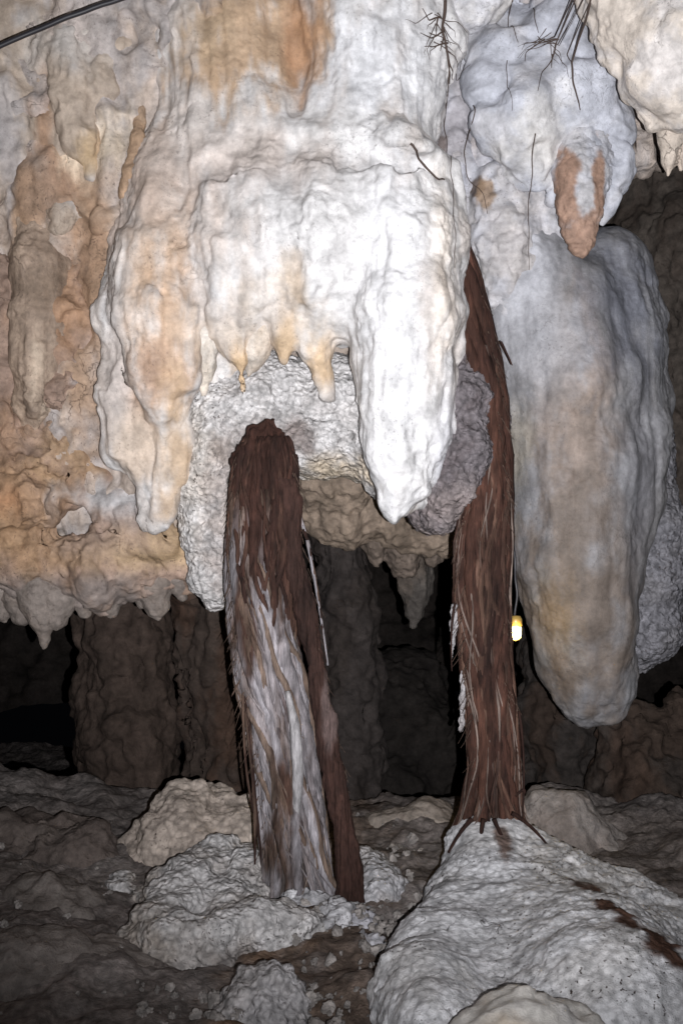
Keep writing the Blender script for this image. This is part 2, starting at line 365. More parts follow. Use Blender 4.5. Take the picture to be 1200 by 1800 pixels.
rock('curtain_body', pr, .0095, [('f', 2.4, .04, 3), ('r', 2.6, .016), ('v', 7, .35, .030), ('v', 22, .8, .006), ('fm', 13, .010, 4, 2.6), ('fm', 30, .007, 3, 3.3), ('f', 34, .002, 3)], M_FLOW, (.60, .585, .585), (.50, .43, .385),
    [(330, 400, 4.7, 110, 140, (.50, .41, .355), .7, .8), (450, 300, 4.7, 170, 50, (.44, .385, .36), .7), (260, 520, 4.8, 75, 330, (.52, .38, .28), .9, .8), (300, 560, 4.75, 50, 150, (.46, .31, .205), .85), (275, 660, 4.75, 60, 70, (.36, .235, .165), .85), (310, 790, 4.8, 30, 140, (.47, .335, .22), .9),
     (450, 590, 4.8, 130, 70, (.55, .45, .36), .6), (428, 660, 4.8, 26, 50, (.53, .37, .22), .9), (572, 650, 4.8, 30, 56, (.53, .37, .22), .9), (500, 610, 4.8, 20, 34, (.53, .38, .24), .9), (520, 520, 4.75, 30, 60, (.50, .37, .25), .7), (210, 600, 4.9, 24, 260, (.46, .41, .385), .9), (245, 800, 4.9, 40, 60, (.50, .405, .33), .9),
     (250, 330, 4.9, 90, 110, (.46, .37, .32), .8), (420, 280, 4.85, 150, 50, (.52, .45, .41), .7), (770, 520, 4.7, 26, 230, (.72, .62, .53), .7), (775, 800, 4.8, 24, 130, (.52, .52, .57), .7), (690, 520, 4.6, 70, 330, (.72, .71, .725), .95), (690, 700, 4.6, 90, 220, (.70, .69, .70), .8), (650, 110, 4.8, 130, 110, (.63, .63, .655), .9),  # whiter patches on the right put the flash's hot spot into the colour
     (450, 80, 4.9, 100, 110, (.42, .28, .17), .9, 1.5), (530, 70, 4.9, 30, 110, RUST, .7), (370, 60, 4.9, 60, 60, (.42, .31, .21), .8)],
    parent=cur, seed=41, freq=3.2, streak=.3)
def tooth(pts, parent, base, second, seed, mat=M_OCHRE, h=.007, name='stalactite', lay=None, stains=()):
    return rock(name, chain(pts, k=.03), h, lay or [('f', 5, .014, 3), ('v', 16, 2, .008), ('f', 30, .005, 3)], mat, base, second, stains, parent=parent, seed=seed, freq=5, streak=.4)
tooth([(352, 570, 4.82, 44), (352, 640, 4.82, 26), (358, 692, 4.84, 5)], cur, (.58, .51, .44), (.6, .57, .54), 2)
tooth([(460, 550, 4.80, 44), (446, 620, 4.81, 26), (436, 660, 4.82, 5)], cur, (.54, .45, .37), (.58, .54, .50), 5)

# ------------------------------------------------------------------ grey knobbly rock that the left root pushes through
pr = chain([(390, 700, 5.06, 70), (470, 690, 5.06, 70), (560, 700, 5.06, 70), (640, 730, 5.06, 70), (690, 830, 5.05, 60)], k=.1)
pr += chain([(385, 740, 5.02, 66), (372, 840, 5.0, 60), (372, 930, 5.0, 52), (376, 1010, 5.0, 36), (378, 1040, 5.0, 22)], k=.08)
pr += chain([(440, 740, 5.06, 70), (480, 730, 5.1, 70), (560, 760, 5.14, 62), (640, 790, 5.14, 55)], k=.08)
pr += chain([(530, 790, 5.2, 40), (600, 775, 5.2, 50), (660, 820, 5.2, 40)], k=.06)
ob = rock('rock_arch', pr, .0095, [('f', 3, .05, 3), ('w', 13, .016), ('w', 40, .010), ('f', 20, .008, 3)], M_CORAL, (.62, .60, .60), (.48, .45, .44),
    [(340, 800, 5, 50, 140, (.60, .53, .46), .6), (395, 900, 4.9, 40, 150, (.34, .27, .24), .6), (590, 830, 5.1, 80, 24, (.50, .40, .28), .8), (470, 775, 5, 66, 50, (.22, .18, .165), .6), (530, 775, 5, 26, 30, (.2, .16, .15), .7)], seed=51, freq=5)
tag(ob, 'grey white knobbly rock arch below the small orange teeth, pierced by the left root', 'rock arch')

# knobbly crust between the white curtain and the right root
pr = chain([(812, 640, 4.84, 32), (822, 700, 4.81, 38), (806, 790, 4.80, 48), (790, 860, 4.82, 50), (775, 905, 4.84, 30)], k=.06)
pr += chain([(760, 840, 4.93, 45), (745, 900, 4.93, 32)], k=.05) + chain([(850, 660, 4.99, 30), (862, 740, 4.99, 30), (850, 850, 4.99, 35)], k=.05)
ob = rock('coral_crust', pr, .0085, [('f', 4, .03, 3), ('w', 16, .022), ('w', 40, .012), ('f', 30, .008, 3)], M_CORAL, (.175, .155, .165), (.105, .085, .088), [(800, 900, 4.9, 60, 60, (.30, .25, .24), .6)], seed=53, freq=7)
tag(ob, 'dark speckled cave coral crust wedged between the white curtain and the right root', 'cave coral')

# ------------------------------------------------------------------ left ochre formation with hanging fringe
of = thing('ochre_flowstone', 'ochre and grey flowstone mass at the left edge with a ragged hanging lower fringe', 'flowstone', P(130, 700, 5.1))
pr = []
pr += chain([(-80, 520, 5.25, 120), (-60, 700, 5.2, 110), (-40, 850, 5.15, 100), (-40, 970, 5.15, 90)], k=.1)
pr += chain([(120, 430, 5.2, 70), (135, 560, 5.16, 66), (120, 680, 5.15, 60), (110, 760, 5.14, 58)], k=.08)
pr += chain([(20, 480, 5.2, 60), (20, 650, 5.18, 55), (30, 790, 5.15, 60)], k=.08)
pr += chain([(130, 820, 5.12, 50), (40, 880, 5.05, 75), (-40, 920, 5.05, 80)], k=.08)
pr += chain([(160, 860, 5.18, 50), (240, 920, 5.16, 48), (320, 970, 5.15, 44)], k=.08)
pr += chain([(-60, 1000, 5.12, 60), (60, 1010, 5.08, 55), (160, 1000, 5.08, 62), (250, 1000, 5.1, 50), (330, 1000, 5.12, 40)], k=.08)
pr += chain([(165, 1020, 5.08, 50), (175, 1050, 5.1, 28)], k=.04)
pr += chain([(165, 640, 5.2, 30), (165, 740, 5.2, 28), (180, 830, 5.2, 30)], k=.05)
rock('flowstone_body', pr, .010, [('f', 2.4, .07, 3), ('r', 3.2, .03), ('v', 7, .8, .025), ('fm', 9, .035, 4, 2.0), ('r', 7, .010), ('f', 30, .003, 3)], M_OCHRE, (.30, .21, .165), (.30, .18, .105),
    [(40, 880, 5, 110, 80, (.36, .225, .135), .85), (20, 900, 5, 40, 40, RUST, .8), (120, 780, 5, 80, 60, (.42, .28, .165), .8), (260, 960, 5, 130, 45, (.44, .31, .18), .9), (200, 880, 5.1, 80, 36, (.46, .45, .46), .9),
     (165, 690, 5.1, 22, 80, (.60, .60, .63), .9), (120, 520, 5.1, 70, 120, (.34, .205, .125), .8), (100, 1050, 5, 270, 44, (.215, .18, .165), .95), (60, 960, 5, 120, 50, (.36, .23, .135), .8), (180, 940, 5, 90, 40, (.34, .25, .21), .6)], parent=of, seed=61, freq=3.4, streak=.45)
rock('stalactite', chain([(62, 400, 5.10, 40), (68, 470, 5.05, 46), (70, 560, 5.04, 46), (66, 640, 5.05, 42), (62, 710, 5.08, 34), (58, 740, 5.1, 20)], k=.05) + chain([(72, 530, 4.97, 12), (66, 600, 4.955, 18), (62, 700, 4.97, 18), (58, 725, 5.0, 10)], k=.02) + chain([(112, 470, 5.1, 26), (116, 580, 5.1, 24), (110, 680, 5.12, 18)], k=.04), .009,
    [('f', 4, .02, 3), ('v', 14, 1.0, .012), ('fm', 14, .02, 3, 4), ('f', 28, .004, 3)], M_OCHRE, (.32, .24, .185), (.36, .27, .2), [(75, 490, 4.95, 60, 80, (.17, .12, .085), .9), (62, 640, 4.9, 20, 90, (.46, .37, .29), .9)], parent=of, seed=62, freq=4, streak=.35)
for i, pts in enumerate([[(0, 1040, 5.1, 30), (6, 1075, 5.1, 14), (10, 1092, 5.1, 5)], [(70, 1040, 5.06, 40), (74, 1090, 5.06, 24), (78, 1125, 5.07, 10), (76, 1140, 5.07, 3)], [(34, 1050, 5.1, 34), (38, 1078, 5.1, 20)],
      [(106, 1050, 5.07, 34), (100, 1086, 5.07, 22)], [(190, 1040, 5.08, 30), (196, 1070, 5.09, 13)], [(272, 1030, 5.1, 36), (277, 1068, 5.1, 20), (278, 1088, 5.1, 6)], [(248, 1030, 5.12, 24), (250, 1062, 5.12, 8)], [(312, 1020, 5.12, 26), (318, 1048, 5.12, 10)], [(150, 1050, 5.1, 28), (150, 1075, 5.1, 14)]]):
    tooth(pts, of, (.22, .185, .165), (.2, .16, .135), 63 + i)

# ------------------------------------------------------------------ upper left ribs on the wall
pr = chain([(-120, 60, 5.16, 120), (60, 60, 5.14, 130), (220, 80, 5.12, 120)], sy=.6, k=.1) + chain([(-60, 260, 5.16, 110), (90, 260, 5.14, 110), (190, 280, 5.14, 70)], sy=.6, k=.1)
pr += chain([(128, 60, 5.02, 50), (135, 180, 4.98, 36), (150, 250, 4.95, 30), (160, 305, 4.97, 14)], k=.06) + chain([(178, 60, 5.04, 46), (182, 160, 5.0, 28), (186, 232, 5.0, 10)], k=.05)
pr += chain([(30, 100, 5.05, 40), (66, 220, 5.02, 34), (66, 330, 5.04, 26), (50, 400, 5.1, 20)], k=.06) + chain([(40, 415, 5.08, 24), (95, 390, 5.02, 24), (140, 372, 5.03, 18), (150, 330, 5.05, 14)], k=.05) + chain([(0, 180, 5.06, 44), (-10, 300, 5.06, 50)], k=.06)
ob = rock('ribbed_flowstone', pr, .0095, [('f', 3, .04, 3), ('r', 3.2, .022), ('v', 9, .7, .024), ('fm', 12, .016, 4, 2.5), ('f', 30, .003, 3)], M_FLOW, (.40, .325, .265), (.40, .385, .40),
    [(150, 265, 4.85, 34, 50, (.50, .36, .22), .95), (100, 70, 4.9, 90, 60, (.52, .49, .47), .7), (72, 240, 4.9, 16, 150, (.33, .20, .125), .85), (10, 270, 4.9, 30, 120, (.36, .33, .33), .8), (190, 270, 4.9, 24, 60, (.35, .24, .16), .8), (160, 330, 4.9, 50, 30, (.50, .49, .50), .8)], seed=71, freq=4, streak=.35)
tag(ob, 'grey, cream and rust ribbed flowstone face below the black cable at upper left', 'flowstone')
rb = rock('flowstone_rib', chain([(247, 190, 4.98, 12), (243, 240, 4.92, 14), (238, 300, 4.9, 17), (225, 340, 4.93, 18)], k=.03), .008,
    [('f', 5, .014, 3), ('f', 20, .008, 3)], M_OCHRE, (.40, .27, .18), (.36, .27, .2), seed=72)
tag(rb, 'narrow rusty brown flowstone rib at the upper left shoulder of the white curtain', 'flowstone')

# ------------------------------------------------------------------ upper right bulge with the brown forked tip
ur = thing('bulging_flowstone', 'blue grey bulging flowstone at upper right with a brown forked stalactite tip', 'flowstone', P(960, 200, 4.95))
pr = chain([(900, 120, 5.05, 80), (905, 200, 4.95, 78), (925, 270, 4.95, 52), (935, 300, 4.96, 30)], k=.08)
pr += chain([(990, 60, 5.1, 90), (1020, 160, 5.02, 88), (1040, 230, 5.0, 62), (1050, 300, 5.02, 50), (1050, 360, 5.05, 32)], k=.09)
pr += chain([(860, -20, 5.1, 60), (850, 60, 5.08, 40)], k=.08) + chain([(1075, 220, 5.0, 50), (1088, 280, 4.99, 30), (1076, 340, 5.0, 24), (1055, 390, 5.02, 12)], k=.05)
pr += chain([(985, 290, 5.0, 34), (975, 340, 5.02, 16)], k=.04)
rock('bulge_body', pr, .0095, [('f', 2.6, .06, 3), ('r', 2.8, .034), ('fm', 11, .009, 4, 2.6), ('f', 34, .002, 3)], M_FLOW, (.46, .47, .525), (.52, .505, .52),
    [(960, 230, 4.9, 60, 60, (.66, .63, .60), .6), (930, 280, 4.9, 60, 40, (.66, .63, .60), .5)], parent=ur, seed=81, freq=3)
rock('stalactite', chain([(1024, 250, 4.97, 58), (1022, 310, 4.92, 50), (1020, 360, 4.90, 38), (1018, 405, 4.91, 30), (1018, 428, 4.92, 25)], sy=.7, k=.04), .0075,
    [('f', 6, .014, 3), ('r', 9, .008), ('f', 24, .008, 3), ('w', 45, .005)], M_OCHRE, (.45, .45, .49), (.47, .45, .45), [(992, 345, 4.85, 19, 66, (.30, .19, .14), 1, 2), (1052, 320, 4.85, 11, 60, (.30, .19, .14), 1, 2), (1016, 415, 4.85, 60, 48, (.31, .20, .15), 1, 2)], parent=ur, seed=82, freq=6)
# white knob at the top
ob = rock('rounded_flowstone', chain([(825, 15, 4.92, 42), (850, -30, 4.95, 60)], k=.06) + chain([(800, -40, 4.97, 50)], k=.05), .009, [('f', 4, .03, 3), ('f', 14, .010, 4)], M_FLOW, (.66, .63, .61), BLUE, seed=83)
tag(ob, 'round pale flowstone lump at the top edge between root hairs', 'flowstone')
# cream corner mass
cm = thing('corner_flowstone', 'cream flowstone bulge filling the top right corner, nearest to the lens', 'flowstone', P(1130, 60, 4.3))
pr = chain([(1090, -60, 4.4, 75), (1115, 40, 4.35, 55), (1150, 140, 4.35, 42), (1200, 200, 4.38, 45)], k=.04)
pr += chain([(1180, -60, 4.4, 110), (1200, 60, 4.3, 100), (1210, 140, 4.32, 72), (1215, 205, 4.36, 44)], k=.05)
pr += chain([(1300, -80, 4.5, 150), (1310, 100, 4.4, 120), (1290, 200, 4.4, 60)], k=.08)
pr += chain([(1040, -60, 4.55, 45), (1055, 20, 4.5, 26), (1080, 90, 4.46, 24), (1110, 160, 4.45, 22), (1150, 215, 4.45, 26)], k=.04)
rock('corner_body', pr, .009, [('f', 2.8, .04, 3), ('r', 3.4, .018), ('fm', 14, .014, 4, 3), ('f', 34, .003, 3)], M_FLOW, (.60, .53, .47), (.56, .54, .55), parent=cm, seed=91, freq=4)
tooth([(1180, 240, 4.5, 26), (1176, 280, 4.52, 16), (1174, 308, 4.52, 5)], cm, (.50, .43, .37), (.44, .36, .3), 92)
tooth([(1200, 240, 4.52, 30), (1198, 270, 4.52, 14), (1196, 296, 4.53, 5)], cm, (.48, .40, .34), (.44, .36, .3), 93)

# ------------------------------------------------------------------ long hanging stalactite on the right
rs = thing('giant_stalactite', 'long blunt grey stalactite with a tan face hanging on the right beside the lit lamp', 'stalactite', P(1030, 450, 5.3))
pr = chain([(960, 470, 5.35, 70), (990, 560, 5.3, 105), (1005, 680, 5.27, 110), (1010, 820, 5.25, 106), (1015, 960, 5.25, 100), (1022, 1080, 5.26, 82), (1028, 1170, 5.28, 70), (1022, 1218, 5.3, 50)], k=.12)
pr += chain([(1060, 480, 5.42, 72), (1080, 600, 5.4, 76), (1090, 760, 5.38, 72), (1085, 900, 5.36, 60), (1080, 1020, 5.34, 44)], k=.10)
pr += chain([(930, 660, 5.3, 30), (935, 800, 5.28, 36), (955, 950, 5.28, 40), (990, 1100, 5.3, 36)], k=.08)
pr += chain([(1045, 1100, 5.29, 60), (1056, 1180, 5.3, 50), (1050, 1225, 5.32, 44)], k=.08) + chain([(950, 360, 5.36, 70), (930, 460, 5.34, 74), (925, 580, 5.32, 50)], k=.1) + chain([(1090, 470, 5.5, 60), (1118, 560, 5.48, 40), (1135, 700, 5.48, 36), (1130, 900, 5.46, 36)], k=.08)
pr += chain([(932, 640, 5.28, 42), (930, 780, 5.27, 42), (946, 920, 5.27, 46), (985, 1080, 5.28, 46)], k=.08)
pr += chain([(895, 400, 5.2, 60), (925, 500, 5.22, 74), (945, 620, 5.24, 78), (950, 740, 5.26, 70)], k=.12)
pr += chain([(905, 520, 5.3, 60), (880, 600, 5.3, 40), (900, 700, 5.32, 26)], k=.08)
rock('stalactite_body', pr, .0105, [('f', 2.0, .04, 3), ('v', 5, .3, .022), ('v', 18, .6, .006), ('fm', 12, .010, 4, 2.2), ('f', 34, .0022, 3)], M_FLOW, (.225, .222, .235), (.195, .185, .185),
    [(1000, 760, 5.2, 75, 260, (.245, .193, .163), .95), (1015, 1060, 5.2, 120, 250, (.145, .117, .10), 1), (1080, 540, 5.3, 80, 150, (.155, .16, .19), .9), (1100, 850, 5.3, 40, 160, (.17, .166, .18), .8), (900, 800, 5.2, 24, 90, (.30, .27, .225), .7), (910, 480, 5.2, 60, 170, (.42, .42, .455), 1), (950, 620, 5.2, 60, 90, (.33, .325, .345), .7)], parent=rs, seed=101, freq=3, streak=.5)
pr = chain([(1130, 660, 5.5, 34), (1148, 800, 5.48, 36), (1150, 920, 5.46, 48), (1150, 1020, 5.45, 50), (1142, 1110, 5.45, 52), (1120, 1160, 5.45, 26)], k=.06) + chain([(1172, 1010, 5.5, 28), (1170, 1090, 5.5, 28)], k=.05)
rock('coral_skirt', pr, .0095, [('f', 3, .03, 3), ('w', 26, .016), ('w', 52, .008), ('f', 30, .008, 2)], M_CORAL, (.205, .2, .22), (.165, .157, .165), parent=rs, seed=102, freq=5)
# mottled rock panel behind the right root, joining roof and stalactite
pr = chain([(870, 330, 5.15, 60), (890, 440, 5.15, 66), (900, 540, 5.2, 60)], k=.08) + chain([(950, 350, 5.2, 60), (960, 450, 5.22, 55)], k=.08) + chain([(800, 120, 5.22, 40), (810, 280, 5.22, 42), (835, 380, 5.2, 36)], k=.06)
pr += chain([(880, 640, 5.25, 34), (890, 740, 5.26, 24), (885, 800, 5.3, 14)], k=.05)
ob = rock('lumpy_flowstone', pr, .0095, [('f', 2.6, .05, 3), ('r', 6, .018), ('w', 9, .022), ('fm', 13, .02, 4, 3), ('f', 34, .003, 3)], M_FLOW, (.44, .44, .48), (.50, .475, .47), [(805, 250, 5.1, 34, 130, (.33, .31, .33), .9), (900, 440, 5.1, 70, 110, (.42, .385, .37), .7), (832, 332, 5.1, 12, 14, (.10, .075, .065), .95, 2), (775, 265, 5.1, 9, 34, (.13, .10, .09), .9, 2), (806, 318, 5.1, 8, 14, (.10, .08, .07), .9, 2), (850, 350, 5.1, 12, 22, (.26, .18, .12), .9, 2), (900, 700, 5.2, 30, 60, (.36, .31, .26), .7)], seed=111, freq=4)  # the grey patch on the left paints the crevice's shade; brown specks are dirt
tag(ob, 'lumpy grey flowstone face directly behind the top of the right root', 'flowstone')

# ------------------------------------------------------------------ roots
def frame_tube(pts, rad, sides=8, seed=0, rough=.18, flat=1.0):
    pts = np.asarray(pts); n = len(pts); T = np.gradient(pts, axis=0); T /= np.linalg.norm(T, axis=1, keepdims=True) + 1e-9
    ref = np.array([.13, 1, .05]); A = np.cross(T, ref); A /= np.linalg.norm(A, axis=1, keepdims=True) + 1e-9; B = np.cross(T, A)
    th = np.linspace(0, 2 * np.pi, sides, endpoint=False); V = np.zeros((n, sides, 3))
    for j, a in enumerate(th): V[:, j] = pts + (np.cos(a) * A + flat * np.sin(a) * B) * rad[:, None]
    if rough:
        q = V.reshape(-1, 3); d = 1 + rough * fbm(q * np.array([55, 55, 12.]), 3, seed).reshape(n, sides)
        V = pts[:, None] + (V - pts[:, None]) * d[..., None]
    i = np.arange(n * sides).reshape(n, sides); j = np.roll(i, -1, 1)
    Q = np.stack([i[:-1], j[:-1], j[1:], i[1:]], -1).reshape(-1, 4)
    V = V.reshape(-1, 3); c0, c1 = len(V), len(V) + 1; V = np.vstack([V, pts[0], pts[-1]])
    k = np.arange(sides); kk = (k + 1) % sides; ce = (n - 1) * sides
    Q = np.vstack([Q, np.stack([np.full(sides, c0), kk, k, k], 1)[:, [0, 1, 2, 2]], np.stack([np.full(sides, c1), ce + k, ce + kk, ce + kk], 1)])
    return V, Q

def tube(name, pts, rad, mat, parent, col, second, sides=8, seed=0, rough=.18, flat=1.0, origin=None):
    V, Q = frame_tube(pts, rad, sides, seed, rough, flat)
    # caps are triangles: split faces by size
    me_q = Q[:-2 * sides]; me_t = Q[-2 * sides:, :3]
    F3 = np.vstack([me_q[:, [0, 1, 2]], me_q[:, [0, 2, 3]], me_t])
    C = np.tile(np.array(col, float), (len(V), 1)); m = .7 * sstep(-.05, .45, fbm(V * np.array([14, 14, 4.]), 3, seed + 3))
    C += (np.array(second) - C) * m[:, None]; C *= (1 + .35 * fbm(V * np.array([60, 60, 14.]), 3, seed + 7))[:, None]
    return make_mesh(name, V, F3, mat, parent, C, origin)

def interp(keys, y):
    k = np.array(keys, float); return [np.interp(y, k[:, 0], k[:, i]) for i in range(1, k.shape[1])]

def bundle(root, keys, depth, n, twist, rr, pal, seed, name='root_strand', span=(0, 1), front=2.0, ratio=.75, lift=.9, wob=.2, crust=None):
    """keys: (py, left px, right px); strands wind round the tapered core; pal = dark, mid, pale; crust(px, py) = how pale the coat is there"""
    rg = np.random.default_rng(seed); y0, y1 = keys[0][0], keys[-1][0]
    for i in range(n):
        a = rg.uniform(0, .3) if rg.random() < .35 else 0.0; b = 1 - (rg.uniform(0, .3) if rg.random() < .3 else 0)
        a = span[0] + (span[1] - span[0]) * a; b = span[0] + (span[1] - span[0]) * b
        m = 46; t = np.linspace(a, b, m); y = y0 + (y1 - y0) * t; l, r = interp(keys, y); D = depth(y)
        th = -front + 2 * front * (i + rg.uniform(0, 1)) / n + twist * (t - .5) + wob * np.sin(t * rg.uniform(5, 11) + rg.uniform(0, 6)) + wob * .4 * np.sin(t * rg.uniform(16, 30) + rg.uniform(0, 6))
        lf = lift + rg.uniform(-.06, .06) + .04 * np.sin(t * rg.uniform(6, 14) + rg.uniform(0, 6))
        e = np.clip((t - a) / (b - a), 0, 1); lf = lf - .22 * (sstep(.07, 0, e) * (a > span[0]) + sstep(.93, 1, e) * (b < span[1]))
        hw = (r - l) / 2 * lf; c = (l + r) / 2
        px = c + hw * np.sin(th); Dd = D - ratio * hw / FP * D * np.cos(th)
        pts = np.array([P(*q) for q in zip(px, y, Dd)])
        R = rg.uniform(*rr) / FP * D * (.5 + .5 * np.sin(e * np.pi) ** .4)
        V, Q = frame_tube(pts, R, 9, seed * 100 + i, .38, rg.uniform(.6, 1))
        F3 = np.vstack([Q[:-16][:, [0, 1, 2]], Q[:-16][:, [0, 2, 3]], Q[-16:, :3]])
        j = rg.uniform(0, 1); C = np.array(pal[0]) * (1 - j) + np.array(pal[1]) * j; C = np.tile(C, (len(V), 1))
        q = V * np.array([7, 7, 2.2]); m_ = sstep(-.42, .22, fbm(q, 4, 900) + .3 * noise(V * np.array([40, 40, 5.]), seed + i))
        if crust: m_ = m_ * crust(V)
        else: m_ = m_ * .75
        C += (np.array(pal[2]) * rg.uniform(.75, 1.15) - C) * m_[:, None] * rg.uniform(.5, 1)
        C *= (1 + .7 * fbm(V * np.array([80, 80, 14.]), 3, seed + i))[:, None]
        make_mesh(name, V, F3, M_ROOT, root, C)

RB = (.046, .020, .0145); RD = (.029, .013, .010); RG = (.27, .24, .245); RW = (.30, .28, .30); RT = (.12, .078, .058); RO = (.085, .044, .031); RL = (.20, .145, .115)
lr = thing('aerial_root', 'thick twisted left root with grey peeling strands and a bare dark brown stem', 'root', P(540, 1580, 4.5))
dl = lambda y: 4.72 + (4.47 - 4.72) * (np.asarray(y, float) - 745) / 835
KL = [(742, 455, 490), (775, 425, 512), (810, 408, 518), (960, 402, 538), (1050, 402, 552), (1150, 414, 566), (1250, 432, 586), (1350, 448, 604), (1450, 458, 618), (1580, 468, 630)]
KLT = [(738, 462, 482), (752, 444, 498), (775, 424, 510), (810, 408, 517), (870, 404, 522), (960, 402, 526), (1040, 404, 522), (1120, 418, 516), (1220, 440, 510), (1300, 462, 500)]
KLB = [(860, 408, 508), (930, 402, 506), (1000, 402, 498), (1100, 408, 512), (1180, 416, 526), (1250, 432, 538), (1350, 446, 554), (1450, 456, 568), (1540, 458, 580), (1570, 448, 590), (1592, 436, 596)]
def core(keys, depth, name, parent, base, second, stains, seed, lay=None, shrink=.9, ratio=.75):
    V = []; rows = np.linspace(keys[0][0], keys[-1][0], 190); l, r = interp(keys, rows); S = 96
    th = np.linspace(0, 2 * np.pi, S, endpoint=False); D = depth(rows)
    for i in range(len(rows)):
        c = (l[i] + r[i]) / 2; hw = (r[i] - l[i]) / 2 * shrink
        for a in th: V.append(P(c + hw * math.sin(a), rows[i], D[i] - ratio * hw / FP * D[i] * math.cos(a)))
    V = np.array(V); ix = np.arange(len(rows) * S).reshape(len(rows), S); jx = np.roll(ix, -1, 1)
    Q = np.stack([ix[:-1], jx[:-1], jx[1:], ix[1:]], -1).reshape(-1, 4)[:, ::-1]
    V = displace(V, Q, lay or [('f', 5, .03, 3), ('v', 22, 1.6, .035), ('v', 60, 3, .018)], seed)
    C = paint(V, base, second, stains, 9, .2, seed)
    return make_mesh(name, V, Q, M_ROOT, parent, C)
core(KLT, lambda y: dl(y) + .12 * sstep(920, 1200, np.asarray(y, float)), 'root_head', lr, RB, RD, [(505, 830, 4.5, 20, 90, RD, .8)], 200, shrink=.94, lay=[('f', 4, .02, 3), ('v', 20, 1.0, .035), ('v', 55, 2, .016)])
core(KLB, dl, 'root_core', lr, (.05, .033, .028), RD, [(480, 1450, 4.4, 90, 220, (.10, .085, .08), .8)], 201, shrink=.74, lay=[('f', 4, .015, 3), ('v', 22, 1.2, .02)])
low = lambda V: sstep(P(0, 880, 4.6)[2], P(0, 1060, 4.6)[2], V[:, 2] + .12 * V[:, 0])
bundle(lr, KLT[:9], dl, 34, .35, (2.5, 6), [RD, RB, RO], 5, span=(.06, 1.0), lift=.96)
bundle(lr, KLB, dl, 18, 1.5, (8, 14), [RB, RT, RW], 6, span=(.0, 1.0), lift=.90, wob=.14, crust=low)
bundle(lr, KLB, dl, 34, 1.7, (3.5, 6.5), [RB, RT, RW], 7, span=(.0, 1.0), lift=.98, wob=.12, crust=low)
bundle(lr, KLB, dl, 10, 2.6, (4, 7), [RD, RT, RL], 9, span=(.0, 1.0), lift=1.03, wob=.3, crust=low)
bundle(lr, KLB, dl, 16, 2.0, (1.2, 2.4), [RB, RL, RW], 8, span=(.05, 1.0), lift=1.07, wob=.35, crust=low)
KS = [(840, 482, 518), (880, 486, 526), (960, 492, 534), (1050, 512, 550), (1150, 532, 568), (1250, 550, 586), (1350, 566, 604), (1450, 582, 620), (1540, 590, 634), (1588, 588, 640)]
core(KS, lambda y: dl(y) - .06, 'bare_stem', lr, (.042, .020, .0155), (.028, .014, .011), [(600, 1560, 4.4, 40, 60, RD, .7), (578, 1260, 4.4, 14, 70, (.12, .085, .08), .8, 2)], 210, shrink=1.0, ratio=.9, lay=[('f', 6, .018, 3), ('v', 30, 2, .014), ('f', 50, .004, 2)])
for k, (a, b, c) in enumerate([((540, 950), (562, 1060), (576, 1170)), ((525, 900), (545, 960), (556, 1030)), ((585, 1280), (600, 1370), (604, 1480)), ((436, 1180), (440, 1330), (452, 1470)), ((432, 1250), (450, 1400), (448, 1520)), ((428, 1190), (424, 1340), (446, 1430)), ((430, 1210), (446, 1370), (462, 1540)), ((534, 930), (556, 1000), (574, 1165)), ((506, 1150), (520, 1120), (516, 1180))]):
    t = np.linspace(0, 1, 24)[:, None]; A, B, Cc = (np.array(q) for q in (a, b, c)); q = (1 - t) ** 2 * A + 2 * t * (1 - t) * B + t * t * Cc
    tube('root_strand', np.array([P(x, y, dl(y) - .06) for x, y in q]), np.linspace(3.2, 1.8, 24) / FP * 4.6, M_ROOT, lr, RW if k < 3 else RD, RT, 7, 230 + k, .3)

rr = thing('aerial_root', 'tall reddish brown fibrous root on the right standing on the pale mound', 'root', P(868, 1450, 4.75))
dr = lambda y: 4.86 + (4.70 - 4.86) * (np.asarray(y, float) - 440) / 1010
KR = [(390, 768, 808), (430, 772, 822), (480, 778, 842), (560, 784, 864), (640, 818, 878), (700, 846, 886), (760, 844, 888), (850, 826, 893), (950, 804, 896), (1050, 802, 892), (1150, 812, 896), (1250, 824, 906), (1350, 826, 912), (1420, 812, 916), (1450, 800, 924), (1470, 788, 936)]
core(KR, dr, 'root_core', rr, (.045, .022, .016), (.03, .016, .012), [(860, 1250, 4.6, 60, 200, (.07, .045, .034), .7)], 202, shrink=.78, lay=[('f', 4, .015, 3), ('v', 22, 1.2, .025)])
bundle(rr, KR, dr, 14, .5, (8, 13), [RD, RB, (.085, .038, .026)], 15, span=(.0, 1.0), lift=.88, front=1.9, wob=.34)
bundle(rr, KR, dr, 30, .8, (3.5, 6.5), [RD, RB, (.095, .045, .031)], 19, span=(.0, 1.0), lift=.96, front=1.9, wob=.36)
bundle(rr, KR, dr, 10, 1.2, (4, 7), [RD, RO, (.14, .08, .058)], 18, span=(.2, 1.0), lift=1.02, front=1.5, wob=.5)
bundle(rr, KR, dr, 18, .8, (1.2, 2.6), [RB, RO, (.30, .24, .21)], 16, span=(.2, 1.0), lift=1.06, front=1.7, wob=.4)
